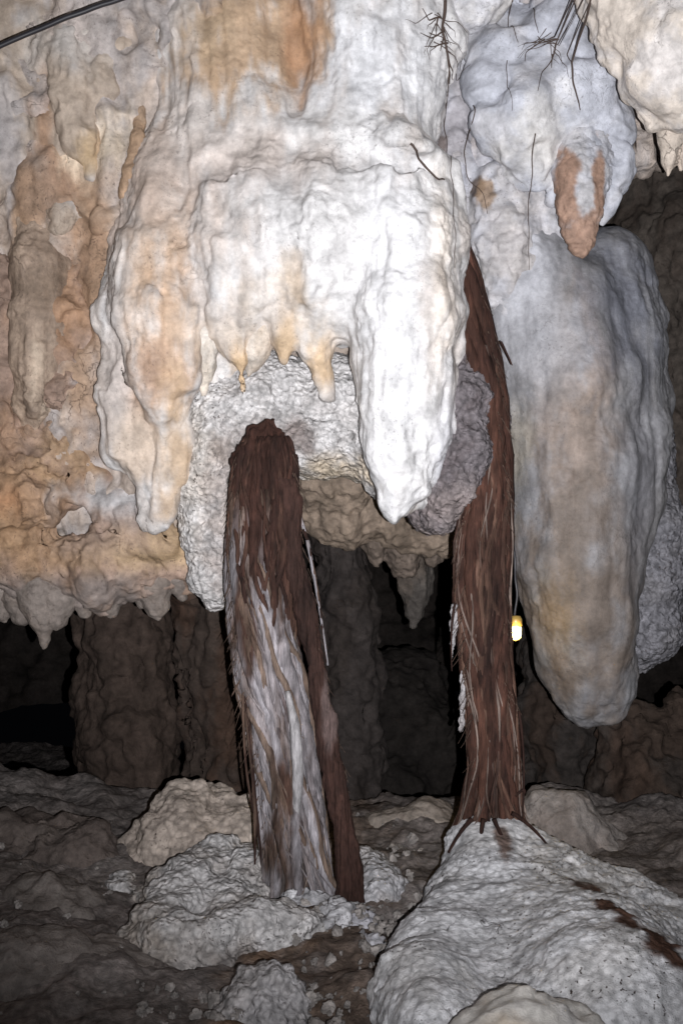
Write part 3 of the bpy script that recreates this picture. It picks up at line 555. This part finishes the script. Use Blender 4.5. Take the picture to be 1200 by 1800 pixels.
for k, (a, b, c) in enumerate([((880, 600), (890, 620), (900, 642)), ((800, 1060), (790, 1100), (794, 1180)), ((912, 1250), (925, 1330), (918, 1440)), ((905, 1400), (925, 1380), (922, 1395)), ((868, 1440), (880, 1470), (894, 1497)), ((900, 1430), (930, 1446), (962, 1486)), ((830, 1440), (806, 1462), (788, 1500)), ((850, 1440), (842, 1470), (846, 1500))]):
    t = np.linspace(0, 1, 20)[:, None]; A, B, Cc = (np.array(q) for q in (a, b, c)); q = (1 - t) ** 2 * A + 2 * t * (1 - t) * B + t * t * Cc
    tube('root_strand', np.array([P(x, y, dr(y) - .07 - (.12 if k > 3 else 0)) for x, y in q]), np.linspace(2.6, 1.2, 20) / FP * 4.7 * (1.6 if k > 3 else 1), M_ROOT, rr, RD, RB, 6, 260 + k, .3)
def flake(pts, parent, seed, base=(.42, .40, .41), D=4.72):
    rock('bark_flake', chain([(x, y, D, r) for x, y, r in pts], sy=.5, k=.012), .0055, [('f', 12, .008, 3), ('f', 40, .006, 2)], M_CORAL, base, (.3, .27, .27), parent=parent, seed=seed)
flake([(798, 1066, 7), (797, 1100, 9), (795, 1130, 5), (793, 1165, 2)], rr, 271)
flake([(816, 1170, 5), (814, 1220, 6), (810, 1282, 5)], rr, 272)
flake([(416, 1090, 9), (420, 1140, 10), (426, 1190, 7), (432, 1215, 3)], lr, 273, D=4.6)
q = np.array([P(*k) for k in zip(np.interp(np.linspace(0, 1, 40), [0, .25, .6, 1], [505, 518, 524, 520]), np.linspace(1215, 1450, 40), 4.43 - .035 * np.sin(np.linspace(0, np.pi, 40)))])
tube('pale_root', q, 10 * np.sin(np.linspace(.25, 2.9, 40)) ** .6 / FP * 4.4, M_ROOT, lr, (.42, .40, .41), (.34, .31, .30), 14, 280, .12)
# fine fuzz along the edges of both roots
def fuzz(root, keys, depth, n, seed, span):
    rg = np.random.default_rng(seed); VV = []; FF = []; o = 0
    for i in range(n):
        y = keys[0][0] + (keys[-1][0] - keys[0][0]) * rg.uniform(*span); l, r = interp(keys, y); D = float(depth(y)); sd = -1 if rg.random() < .6 else 1
        x0 = (l if sd < 0 else r) - sd * rg.uniform(0, 16); L = rg.uniform(12, 46)
        t = np.linspace(0, 1, 7); c = rg.uniform(-14, 14); px = x0 + sd * L * (.42 * t) + c * t * t * .4; py = y + L * t + rg.uniform(-6, 6) * t * t
        V, Q = frame_tube(np.array([P(a, b, D - .06 + .02 * rg.uniform(-1, 1)) for a, b in zip(px, py)]), np.linspace(.9, .35, 7) / FP * D, 4, 0, 0)
        VV.append(V); FF.append(np.vstack([Q[:-8][:, [0, 1, 2]], Q[:-8][:, [0, 2, 3]], Q[-8:, :3]]) + o); o += len(V)
    V = np.vstack(VV); C = np.tile(np.array((.10, .065, .05)), (len(V), 1)) * (1 + .8 * fbm(V * 9, 2, seed))[:, None]
    h = make_mesh('root_hairs', V, np.vstack(FF), M_ROOT, root, C); h['kind'] = 'stuff'
fuzz(lr, KL, dl, 170, 41, (.06, .9)); fuzz(rr, KR, dr, 150, 42, (.1, .95))

# hanging rootlets (each its own)
M_LET = bpy.data.materials.new('rootlet'); M_LET.use_nodes = True
_b = M_LET.node_tree.nodes['Principled BSDF']; _b.inputs['Roughness'].default_value = .8
_n = M_LET.node_tree.nodes.new('ShaderNodeTexNoise'); _n.inputs['Scale'].default_value = 60; _r = M_LET.node_tree.nodes.new('ShaderNodeValToRGB')
_r.color_ramp.elements[0].color = (.018, .012, .010, 1); _r.color_ramp.elements[1].color = (.10, .065, .05, 1)
M_LET.node_tree.links.new(_n.outputs['Fac'], _r.inputs[0]); M_LET.node_tree.links.new(_r.outputs[0], _b.inputs['Base Color'])
from mathutils.bvhtree import BVHTree
def surface_of(names):
    tr = []
    for o in bpy.data.objects:
        if o.type == 'MESH' and o.name.split('.')[0] in names:
            off = np.array(o.parent.location) if o.parent else np.array(o.location)
            v = np.empty(len(o.data.vertices) * 3, np.float32); o.data.vertices.foreach_get('co', v); v = v.reshape(-1, 3) + off
            f = np.empty(len(o.data.loops), np.int32); o.data.loops.foreach_get('vertex_index', f)
            tr.append(BVHTree.FromPolygons(v.tolist(), f.reshape(-1, 4).tolist()))
    return tr
ROOF = surface_of({'curtain_body', 'bulge_body', 'corner_body', 'lumpy_flowstone', 'rounded_flowstone', 'cave_wall'})
def cling(q, gap):
    out = q.copy(); hit_y = []
    for p in q:
        best = 9.0
        for t in ROOF:
            h = t.ray_cast((p[0], 2.5, p[2]), (0, 1, 0))
            if h[0] is not None: best = min(best, h[0].y)
        hit_y.append(best)
    y = np.array(hit_y); out[:, 1] = np.where(y < 8.5, y - gap, out[:, 1])
    for _ in range(2): out[1:-1, 1] = np.minimum(out[1:-1, 1], (out[:-2, 1] + out[2:, 1]) / 2)
    return out
def smooth_path(pts, n=40, jit=.004, seed=0):
    p = np.array([P(*q) for q in pts]); s = np.linspace(0, len(p) - 1, n); out = np.stack([np.interp(s, np.arange(len(p)), p[:, i]) for i in range(3)], 1)
    for _ in range(3): out[1:-1] = (out[:-2] + 2 * out[1:-1] + out[2:]) / 4
    d = np.stack([noise(out * 9 + 31.7 * k + seed, 3 + k) for k in range(3)], 1); return out + jit * 2 * d
def let(parts, label, group='thin rootlets hanging from the cave roof', parent_name='rootlet', r0=1.2, r1=.5, gap=.006, hairs=None):
    o = thing(parent_name, label, 'root', P(*parts[0][0]), group)
    if hairs:
        hx, hy, hD, hs, hn = hairs; rg = np.random.default_rng(len(label))
        for _ in range(hn):
            x0, y0 = hx + rg.uniform(-.3, .3) * hs, hy + rg.uniform(-.5, .4) * hs; a = rg.uniform(.1, 3.0); L = rg.uniform(.3, .8) * hs
            x1, y1 = x0 + L * math.cos(a), y0 + L * math.sin(a) * .8; b = a + rg.uniform(-.9, .9)
            parts = parts + [[(x0, y0, hD), ((x0 + x1) / 2, (y0 + y1) / 2, hD), (x1, y1, hD), (x1 + .4 * L * math.cos(b), y1 + .4 * L * math.sin(b), hD)]]
    for k, pts in enumerate(parts):
        q = cling(smooth_path(pts, 40, .007, k + len(label)), .004 if k else gap); f = 1 if k == 0 else .6
        f = f if k < 7 else .35
        V, Q = frame_tube(q, np.linspace(r0 * f, r1 * f, len(q)) / FP * pts[0][2], 6, k, .2)
        Q3 = np.vstack([Q[:-12][:, [0, 1, 2]], Q[:-12][:, [0, 2, 3]], Q[-12:, :3]])
        make_mesh('stem' if k == 0 else 'branch', V, Q3, M_LET, o)
    return o
let([[(797, 90, 4.72), (798, 200, 4.72), (797, 330, 4.66), (798, 470, 4.62)]], 'long straight rootlet hanging along the right edge of the white curtain')
let([[(838, 165, 4.78), (832, 220, 4.77), (836, 270, 4.75), (862, 310, 4.75), (868, 350, 4.78)]], 'curved black rootlet crossing the left side of the blue grey bulge')
let([[(948, 225, 4.7), (946, 320, 4.72), (948, 450, 4.76)]], 'straight fine rootlet hanging below the middle of the blue grey bulge')
let([[(722, 248, 4.55), (755, 275, 4.56), (786, 304, 4.6)]], 'short thick black rootlet slanting across the top of the white curtain', r0=2.4, r1=1.6)
let([[(1006, -30, 4.6), (1022, 45, 4.5), (1048, 110, 4.42), (1060, 130, 4.42)], [(1005, 0, 4.6), (990, 60, 4.65), (960, 110, 4.7), (948, 155, 4.72)], [(1000, 20, 4.6), (970, 40, 4.66), (950, 48, 4.7)], [(985, 65, 4.66), (975, 100, 4.7)], [(1012, 10, 4.6), (1020, 60, 4.56), (1030, 90, 4.5)], [(998, 10, 4.6), (985, 30, 4.66), (975, 36, 4.7)]],
    'branching black root tuft along the left edge of the cream corner bulge', r0=2.4, r1=1.0, hairs=(985, 30, 4.66, 80, 16))
let([[(786, -20, 4.7), (784, 30, 4.68), (796, 75, 4.66), (800, 110, 4.68)], [(784, 30, 4.68), (760, 45, 4.68), (738, 48, 4.7)], [(780, 10, 4.68), (756, 20, 4.68), (742, 6, 4.7)], [(792, 60, 4.66), (802, 85, 4.66), (806, 100, 4.68)], [(786, 40, 4.68), (778, 70, 4.68)], [(790, 50, 4.68), (770, 58, 4.68), (750, 70, 4.7)]],
    'bushy black root tuft hanging left of the pale knob at the top edge', r0=3.2, r1=1.0, hairs=(775, 35, 4.68, 62, 16))
let([[(905, -20, 4.8), (906, 30, 4.8), (911, 65, 4.82)]], 'short rootlet hanging at the top edge right of the pale knob', r0=1.1, r1=.5)
let([[(947, -20, 4.8), (948, 25, 4.8), (950, 42, 4.82)]], 'shortest rootlet hanging at the top edge left of the branching tuft', r0=1.0, r1=.5)
let([[(895, 100, 4.82), (893, 150, 4.82), (896, 200, 4.8)]], 'faint rootlet lying on the middle of the blue grey bulge', r0=.8, r1=.4)
let([[(918, 760, 4.98), (900, 800, 4.98), (895, 880, 4.98), (900, 960, 5.0)]], 'thin black rootlet hanging between the right root and the long stalactite', r0=1.6, r1=1.0)

# ------------------------------------------------------------------ black cable top left, lamp
M_RUB = bpy.data.materials.new('black_rubber'); M_RUB.use_nodes = True; _b = M_RUB.node_tree.nodes['Principled BSDF']
_n = M_RUB.node_tree.nodes.new('ShaderNodeTexNoise'); _n.inputs['Scale'].default_value = 40; _r = M_RUB.node_tree.nodes.new('ShaderNodeValToRGB')
_r.color_ramp.elements[0].color = (.010, .009, .012, 1); _r.color_ramp.elements[1].color = (.03, .028, .034, 1); M_RUB.node_tree.links.new(_n.outputs['Fac'], _r.inputs[0]); M_RUB.node_tree.links.new(_r.outputs[0], _b.inputs['Base Color']); _b.inputs['Roughness'].default_value = .45
q = smooth_path([(-720, 440, 5.2), (-520, 340, 4.85), (-340, 245, 4.62), (-160, 155, 4.55), (0, 80, 4.52), (100, 36, 4.5), (200, 0, 4.48), (330, -40, 4.45), (480, -85, 4.5), (640, -120, 5.1)], 60, .002)
V, Q = frame_tube(q, np.full(60, 4.6 / FP * 4.5), 12, 0, 0); n12 = 24
ob = make_mesh('power_cable', V, np.vstack([Q[:-n12][:, [0, 1, 2]], Q[:-n12][:, [0, 2, 3]], Q[-n12:, :3]]), M_RUB, None, None, q[0]); tag(ob, 'black power cable slung across the top left corner', 'cable')

def simple(name, col, rough=.5, emit=None, es=0, metal=0):
    m = bpy.data.materials.new(name); m.use_nodes = True; t = m.node_tree; b = t.nodes['Principled BSDF']
    n = t.nodes.new('ShaderNodeTexNoise'); n.inputs['Scale'].default_value = 80; r = t.nodes.new('ShaderNodeValToRGB')
    r.color_ramp.elements[0].color = tuple(c * .7 for c in col) + (1,); r.color_ramp.elements[1].color = tuple(col) + (1,)
    t.links.new(n.outputs['Fac'], r.inputs[0]); t.links.new(r.outputs[0], b.inputs['Base Color']); b.inputs['Roughness'].default_value = rough; b.inputs['Metallic'].default_value = metal
    if emit: b.inputs['Emission Color'].default_value = emit + (1,); b.inputs['Emission Strength'].default_value = es
    return m
LD = 4.98; lo_ = P(906, 1112, LD); ps = LD / FP
lamp = thing('cave_lamp', 'small lit yellow bulkhead lamp hanging between the right root and the long stalactite', 'lamp', lo_)
def lathe(name, prof, mat, parent, c, S=20):
    V = []; 
    for r, z in prof:
        for a in np.linspace(0, 2 * np.pi, S, endpoint=False): V.append((c[0] + r * math.cos(a), c[1] + r * math.sin(a), c[2] + z))
    ix = np.arange(len(prof) * S).reshape(-1, S); jx = np.roll(ix, -1, 1); Q = np.stack([ix[:-1], jx[:-1], jx[1:], ix[1:]], -1).reshape(-1, 4)
    return make_mesh(name, np.array(V), Q, mat, parent)
lathe('glass_globe', [(.0005, -13 * ps), (5 * ps, -12.5 * ps), (9 * ps, -9 * ps), (10 * ps, 0), (10 * ps, 8 * ps), (8 * ps, 11 * ps), (.0005, 11.5 * ps)], simple('lit_globe', (.9, .8, .5), .3, (1.0, .80, .30), 9), lamp, lo_)
lathe('lamp_housing', [(.0005, 30 * ps), (8 * ps, 29 * ps), (11 * ps, 24 * ps), (11.5 * ps, 12 * ps), (10.5 * ps, 11 * ps), (.0005, 11 * ps)], simple('brass_housing', (.42, .27, .07), .4), lamp, lo_)
for k in range(4):
    a = k * math.pi / 2 + .5; r = 11 * ps
    pts = np.array([lo_ + np.array([r * math.cos(a), r * math.sin(a), z]) for z in np.linspace(12 * ps, -10 * ps, 8)] + [lo_ + np.array([.002 * math.cos(a), .002 * math.sin(a), -15 * ps])])
    V, Q = frame_tube(pts, np.full(9, .8 * ps), 6, 0, 0); make_mesh('guard_wire', V, np.vstack([Q[:-12][:, [0, 1, 2]], Q[:-12][:, [0, 2, 3]], Q[-12:, :3]]), bpy.data.materials['brass_housing'], lamp)
bl = bpy.data.lights.new('lamp_glow', 'POINT'); bl.energy = 2.0; bl.color = (1, .72, .3); bl.shadow_soft_size = .02; bo = bpy.data.objects.new('lamp_glow', bl); COL.objects.link(bo); bo.parent = lamp; bo.location = (0, -.045, -.005)
q = smooth_path([(905, 1084, LD), (908, 1040, LD), (903, 980, LD + .02), (900, 900, LD + .08), (903, 800, LD + .15)], 40, .004)
V, Q = frame_tube(q, np.full(40, 2.2 * ps), 8, 0, 0); ob = make_mesh('lamp_cord', V, np.vstack([Q[:-16][:, [0, 1, 2]], Q[:-16][:, [0, 2, 3]], Q[-16:, :3]]), M_RUB, None, None, q[0]); tag(ob, 'black cord running up from the lit yellow lamp', 'cord')

# ------------------------------------------------------------------ behind: columns, hanging teeth, dark rocks
BG = [('f', 2, .08, 4), ('v', 5, .8, .05), ('r', 3, .03), ('f', 9, .025, 4)]
def bg(name, pr, base, second, label, cat, seed, group=None, h=.014, stains=(), lay=BG, mat=M_DARK):
    o = rock(name, pr, h, lay, mat, base, second, stains, seed=seed, freq=4, streak=.4); tag(o, label, cat, group); return o
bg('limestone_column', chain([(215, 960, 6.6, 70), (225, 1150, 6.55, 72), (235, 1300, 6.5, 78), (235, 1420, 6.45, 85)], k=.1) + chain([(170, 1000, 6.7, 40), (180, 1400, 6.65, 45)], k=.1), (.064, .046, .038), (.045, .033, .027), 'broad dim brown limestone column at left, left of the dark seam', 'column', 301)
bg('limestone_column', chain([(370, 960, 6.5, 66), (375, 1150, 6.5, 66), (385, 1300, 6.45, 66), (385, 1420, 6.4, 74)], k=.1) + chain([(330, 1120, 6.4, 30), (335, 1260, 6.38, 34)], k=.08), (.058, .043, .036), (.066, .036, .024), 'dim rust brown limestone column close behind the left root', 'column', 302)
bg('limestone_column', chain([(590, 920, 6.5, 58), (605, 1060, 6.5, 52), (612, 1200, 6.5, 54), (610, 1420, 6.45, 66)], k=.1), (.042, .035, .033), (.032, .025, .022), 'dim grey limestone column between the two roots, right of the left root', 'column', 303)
for i, (pts, lb) in enumerate([([(700, 940, 6.3, 60), (710, 985, 6.3, 30), (712, 1000, 6.3, 12)], 'short brown stalactite below the white curtain tip'), ([(722, 960, 6.6, 46), (728, 1030, 6.6, 30), (726, 1075, 6.6, 14), (724, 1098, 6.6, 4)], 'longest dim stalactite hanging in the dark gap between the roots'),
        ([(655, 930, 6.1, 36), (660, 970, 6.1, 20), (662, 995, 6.1, 5)], 'small stubby stalactite left in the dark gap between the roots'), ([(760, 940, 6.2, 50), (765, 975, 6.2, 22)], 'stump of a stalactite against the right root, above the dark gap'), ([(625, 920, 6.0, 40), (622, 952, 6.0, 12)], 'tiny stalactite at the top of the middle column')]):
    bg('stalactite', chain(pts, k=.04), (.19, .15, .125) if i != 1 else (.10, .088, .08), (.14, .11, .09), lb, 'stalactite', 310 + i, 'stalactites in the dark gap between the roots', .010, lay=[('f', 5, .03, 3), ('v', 14, 2, .015), ('f', 20, .010, 3)])
ob = rock('roof_ledge', chain([(540, 890, 5.9, 45), (600, 900, 5.9, 55), (660, 900, 5.95, 52), (730, 915, 6.0, 45), (790, 930, 6.05, 40)], k=.08) + chain([(560, 840, 5.7, 50), (620, 850, 5.7, 50)], k=.08), .011, [('f', 3, .05, 3), ('v', 10, 1.2, .035), ('f', 14, .02, 4)], M_DARK, (.27, .21, .165), (.2, .155, .12), seed=320, freq=5, streak=.4)
tag(ob, 'tan fluted roof ledge seen under the arch between the two roots', 'rock ledge')
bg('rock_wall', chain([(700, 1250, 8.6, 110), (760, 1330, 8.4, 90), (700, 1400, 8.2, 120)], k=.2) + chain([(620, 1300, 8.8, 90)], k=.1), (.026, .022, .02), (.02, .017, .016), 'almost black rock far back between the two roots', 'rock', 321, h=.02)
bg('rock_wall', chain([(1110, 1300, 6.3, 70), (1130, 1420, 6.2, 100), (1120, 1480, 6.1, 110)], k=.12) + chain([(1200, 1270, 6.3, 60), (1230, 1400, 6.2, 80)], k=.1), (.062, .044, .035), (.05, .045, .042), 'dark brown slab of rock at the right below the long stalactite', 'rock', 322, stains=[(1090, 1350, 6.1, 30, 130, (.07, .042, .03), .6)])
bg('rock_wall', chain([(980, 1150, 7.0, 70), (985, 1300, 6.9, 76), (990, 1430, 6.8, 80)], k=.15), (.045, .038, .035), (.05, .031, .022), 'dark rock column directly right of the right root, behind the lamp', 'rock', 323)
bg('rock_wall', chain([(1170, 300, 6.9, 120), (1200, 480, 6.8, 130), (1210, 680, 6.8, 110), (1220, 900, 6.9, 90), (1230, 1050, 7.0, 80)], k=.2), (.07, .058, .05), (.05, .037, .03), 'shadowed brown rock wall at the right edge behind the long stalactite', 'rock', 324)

# ------------------------------------------------------------------ boulders and mounds on the floor
KN = [('f', 2.2, .06, 4), ('r', 2.5, .02), ('w', 6, .04), ('f', 12, .008, 4), ('f', 30, .004, 3)]
def boulder(name, pr, base, second, label, seed, lay=KN, mat=M_POWDER, h=.011, stains=(), cat='boulder', freq=3):
    o = rock(name, pr, h, lay, mat, base, second, stains, seed=seed, freq=freq); tag(o, label, cat); return o
boulder('boulder', chain([(350, 1468, 5.05, 96), (292, 1512, 5.0, 80), (240, 1562, 4.95, 60)], k=.08) + chain([(385, 1500, 5.0, 96)], k=.08) + chain([(425, 1440, 5.05, 40), (430, 1500, 5.0, 46)], k=.05), (.46, .39, .34), (.37, .31, .27), 'tan crusted boulder left of the left root, with a dark shadow rim', 401, lay=[('f', 2.6, .07, 4), ('r', 2.5, .035), ('w', 7, .03), ('wm', 36, .010, 3), ('f', 24, .006, 3)])
boulder('crusted_mound', chain([(372, 1560, 4.6, 74), (430, 1580, 4.5, 66), (340, 1610, 4.4, 84), (295, 1645, 4.2, 80)], k=.1) + chain([(252, 1660, 4.1, 54), (310, 1675, 4.0, 58), (400, 1665, 4.0, 56)], k=.06) + chain([(465, 1650, 4.1, 66), (510, 1648, 4.1, 52), (450, 1685, 4.0, 40)], k=.05) + chain([(255, 1600, 4.5, 56), (225, 1580, 4.6, 44)], k=.08) + chain([(410, 1640, 4.2, 60), (385, 1600, 4.3, 60)], k=.1),
    (.52, .50, .50), (.43, .385, .36), 'knobbly grey mound at the foot of the left root', 402, mat=M_CORAL,
    lay=[('f', 3.2, .07, 4), ('r', 3.4, .03), ('w', 7, .03), ('wm', 26, .010, 3), ('w', 44, .011), ('f', 30, .003, 2)], cat='mound', stains=[(250, 1660, 4.1, 60, 60, (.36, .30, .26), .8), (415, 1690, 4.0, 40, 30, (.22, .175, .15), .8), (270, 1580, 4.4, 70, 40, (.36, .31, .27), .7)], h=.010)
boulder('crusted_heap', chain([(500, 1590, 4.42, 26), (545, 1588, 4.36, 28), (580, 1596, 4.34, 22)], k=.05) + chain([(530, 1610, 4.3, 22), (570, 1612, 4.28, 18)], k=.04), (.46, .45, .47), (.36, .33, .32), 'low heap of pale crust packed round the foot of the grey root strands', 413, mat=M_CORAL, h=.008, lay=[('f', 6, .03, 3), ('w', 24, .022), ('w', 50, .010)], cat='heap')
boulder('boulder', chain([(465, 1775, 3.55, 60), (430, 1800, 3.5, 55), (500, 1800, 3.5, 50)], k=.06), (.46, .44, .45), (.38, .35, .34), 'knobbly pale rock at the bottom edge below the grey mound', 403, mat=M_CORAL, lay=[('f', 3.5, .04, 3), ('w', 14, .03), ('w', 32, .016), ('f', 40, .006, 2)], h=.009)
boulder('pale_mound', chain([(858, 1518, 4.62, 60), (820, 1590, 4.4, 58), (800, 1640, 4.1, 72), (780, 1705, 3.8, 88), (766, 1775, 3.5, 98), (780, 1850, 3.2, 115)], k=.1) + chain([(826, 1494, 4.62, 36), (900, 1494, 4.66, 38), (940, 1506, 4.62, 36)], k=.05) + chain([(862, 1522, 4.62, 60), (860, 1620, 4.4, 98), (850, 1735, 4.1, 130), (890, 1760, 3.75, 130)], k=.12) + chain([(905, 1590, 4.5, 96), (930, 1680, 4.25, 130), (930, 1770, 3.95, 150), (930, 1850, 3.6, 150)], k=.15) + chain([(910, 1520, 4.62, 56), (985, 1572, 4.5, 76), (1090, 1628, 4.4, 86), (1210, 1695, 4.3, 92), (1330, 1760, 4.3, 100)], k=.12) + chain([(960, 1660, 4.3, 120), (1020, 1760, 4.0, 180), (1080, 1850, 3.4, 220)], k=.15) + chain([(1150, 1740, 4.2, 130), (1260, 1850, 4.0, 190)], k=.15),
    (.68, .675, .70), (.58, .56, .555), 'large pale powdery mound in the lower right carrying the right root', 404, h=.010, cat='mound', lay=[('f', 2.4, .03, 3), ('r', 3.1, .012), ('fm', 14, .010, 4, 2.5), ('wm', 34, .014, 2.2), ('w', 55, .006), ('f', 34, .004, 3)],
    stains=[(1045, 1550, 0, 34, 14, (.10, .055, .04), 1, 2, .16), (1085, 1588, 0, 34, 12, (.10, .055, .04), 1, 2, .14), (1160, 1640, 0, 50, 16, (.10, .055, .04), 1, 2, .16), (1120, 1760, 3.7, 120, 60, (.50, .45, .41), .5), (885, 1480, 0, 14, 24, (.12, .07, .05), .9, 2, .12), (1060, 1520, 4.45, 120, 30, (.46, .43, .41), .6, 1, .3)])
boulder('boulder', chain([(920, 1840, 3.0, 92), (1010, 1850, 3.02, 70), (850, 1860, 3.0, 70)], k=.08), (.56, .53, .50), (.52, .50, .50), 'smooth cream rock at the bottom edge in front of the large pale mound', 405, mat=M_FLOW, lay=[('f', 3, .03, 3), ('r', 4, .014), ('f', 14, .012, 4)], h=.009, stains=[(900, 1790, 3, 60, 20, (.46, .36, .26), .7)])
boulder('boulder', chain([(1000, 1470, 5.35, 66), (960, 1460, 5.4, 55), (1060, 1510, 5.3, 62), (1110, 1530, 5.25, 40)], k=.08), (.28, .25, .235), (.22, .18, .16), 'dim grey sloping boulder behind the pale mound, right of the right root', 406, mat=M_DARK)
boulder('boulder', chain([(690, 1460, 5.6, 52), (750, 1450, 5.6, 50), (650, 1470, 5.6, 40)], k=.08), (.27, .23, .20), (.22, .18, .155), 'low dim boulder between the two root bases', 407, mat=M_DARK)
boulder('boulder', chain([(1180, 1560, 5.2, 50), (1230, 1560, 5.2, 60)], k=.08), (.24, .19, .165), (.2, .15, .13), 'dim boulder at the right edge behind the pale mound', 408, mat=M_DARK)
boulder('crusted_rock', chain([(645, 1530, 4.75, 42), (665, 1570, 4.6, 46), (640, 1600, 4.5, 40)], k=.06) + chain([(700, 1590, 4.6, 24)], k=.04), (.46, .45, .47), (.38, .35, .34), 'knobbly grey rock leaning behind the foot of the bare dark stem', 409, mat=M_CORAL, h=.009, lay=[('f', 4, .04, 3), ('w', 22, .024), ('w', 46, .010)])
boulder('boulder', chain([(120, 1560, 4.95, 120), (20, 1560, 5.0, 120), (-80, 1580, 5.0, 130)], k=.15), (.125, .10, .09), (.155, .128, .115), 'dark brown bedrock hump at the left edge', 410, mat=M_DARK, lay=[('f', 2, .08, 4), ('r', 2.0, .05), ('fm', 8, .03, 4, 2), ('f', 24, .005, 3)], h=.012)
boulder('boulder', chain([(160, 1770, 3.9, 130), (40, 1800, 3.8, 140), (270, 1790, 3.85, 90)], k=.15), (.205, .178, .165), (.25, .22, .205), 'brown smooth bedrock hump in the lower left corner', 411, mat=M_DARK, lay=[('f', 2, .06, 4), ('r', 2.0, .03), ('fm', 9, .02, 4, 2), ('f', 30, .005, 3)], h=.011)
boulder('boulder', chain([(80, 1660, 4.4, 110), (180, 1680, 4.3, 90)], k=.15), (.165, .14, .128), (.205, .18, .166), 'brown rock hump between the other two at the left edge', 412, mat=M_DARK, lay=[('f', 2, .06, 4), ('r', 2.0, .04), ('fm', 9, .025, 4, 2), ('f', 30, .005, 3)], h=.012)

# ---- loose stones
def stone_mesh(seed, r, h=None, base=(.48, .46, .47), flat=.7, mat=M_POWDER):
    rg = np.random.default_rng(seed); prims = [('e', np.zeros(3), np.array([1, rg.uniform(.7, 1), flat]) * r, 0.0, 0, 1.0, r * .3, 1)]
    for _ in range(3):
        d = rg.normal(size=3); d /= np.linalg.norm(d); prims.append(('e', d * r * .5, np.array([.5, .5, .4]) * r, 0.0, 0, 1.0, r * .25, 1))
    V, Q = melt(prims, r / 9); V = displace(V, Q, [('f', .7 / r, r * .5, 3), ('r', 1.1 / r, r * .25)], seed)
    for _ in range(3):                                    # broken faces: slice off caps
        d = rg.normal(size=3); d /= np.linalg.norm(d); e = V @ d - r * rg.uniform(.45, .7); V = V - np.maximum(e, 0)[:, None] * d * .92
    return V, Q, paint(V, base, tuple(c * .75 for c in base), (), .8 / r, 1, seed)
for i, (px_, py_, D_, r_, lb, base) in enumerate([
    (590, 1622, 4.2, 46, 'pale upright stone in front of the bare dark stem', (.50, .49, .51)), (638, 1632, 4.2, 44, 'pale blocky stone left of the large pale mound', (.47, .46, .50)), (655, 1672, 4.0, 44, 'grey rounded stone against the left flank of the large pale mound', (.46, .45, .48)),
    (512, 1574, 4.25, 13, 'small white chip lying against the grey strands', (.66, .65, .67)), (620, 1600, 4.35, 20, 'small pale stone beside the base of the bare dark stem', (.48, .47, .48)), (690, 1600, 4.5, 20, 'small pale stone in the gap left of the pale mound', (.48, .46, .47)),
    (700, 1500, 5.2, 20, 'dim stone between the root bases', (.27, .24, .22)), (740, 1500, 5.2, 16, 'smaller dim stone near the shadowed left flank of the pale mound', (.3, .27, .25)), (405, 1545, 4.75, 20, 'brown stone tucked beside the left root base', (.28, .22, .18)), (460, 1545, 4.5, 26, 'dark brown clod at the left foot of the left root', (.16, .11, .085))]):
    o = P(px_, py_, D_); V, Q, C = stone_mesh(500 + i, r_ / FP * D_, base=base, flat=1.0 if i < 2 else .75)
    ob = make_mesh('stone', V + o, Q, M_POWDER, None, C, o); tag(ob, lb, 'stone')
proto = []
for i in range(5):
    V, Q, C = stone_mesh(600 + i, .018, base=(.33, .30, .285)); ob = make_mesh('pebble', V, Q, M_POWDER, None, C, (0, 0, 0)); proto.append(ob)
rg = np.random.default_rng(3); first = set()
for zone, n in (((600, 1730, 80, 80), 60), ((330, 1770, 90, 40), 36), ((680, 1480, 60, 60), 30), ((580, 1610, 100, 34), 60), ((420, 1545, 40, 20), 14), ((700, 1600, 40, 60), 30), ((120, 1650, 160, 140), 40)):
    for _ in range(n):
        px_, py_ = zone[0] + rg.uniform(-1, 1) * zone[2], zone[1] + rg.uniform(-1, 1) * zone[3]
        D_ = (CZ - .03) * FP / (py_ - 900); x = (px_ - 600) / FP * D_; k = int(rg.integers(5))
        z = float(floor_z(np.array([x]), np.array([D_]))[0])
        if k not in first: o = proto[k]; first.add(k)
        else: o = proto[k].copy(); COL.objects.link(o)
        s = .25 + 1.5 * rg.random() ** 2.5; o.location = (x, D_, z + .004); o.scale = (s, s, s); o.rotation_euler = (rg.uniform(0, 6), rg.uniform(0, 6), rg.uniform(0, 6))
        tag(o, 'small loose grey pebble among the rubble on the cave floor', 'pebble', 'loose pebbles on the cave floor')
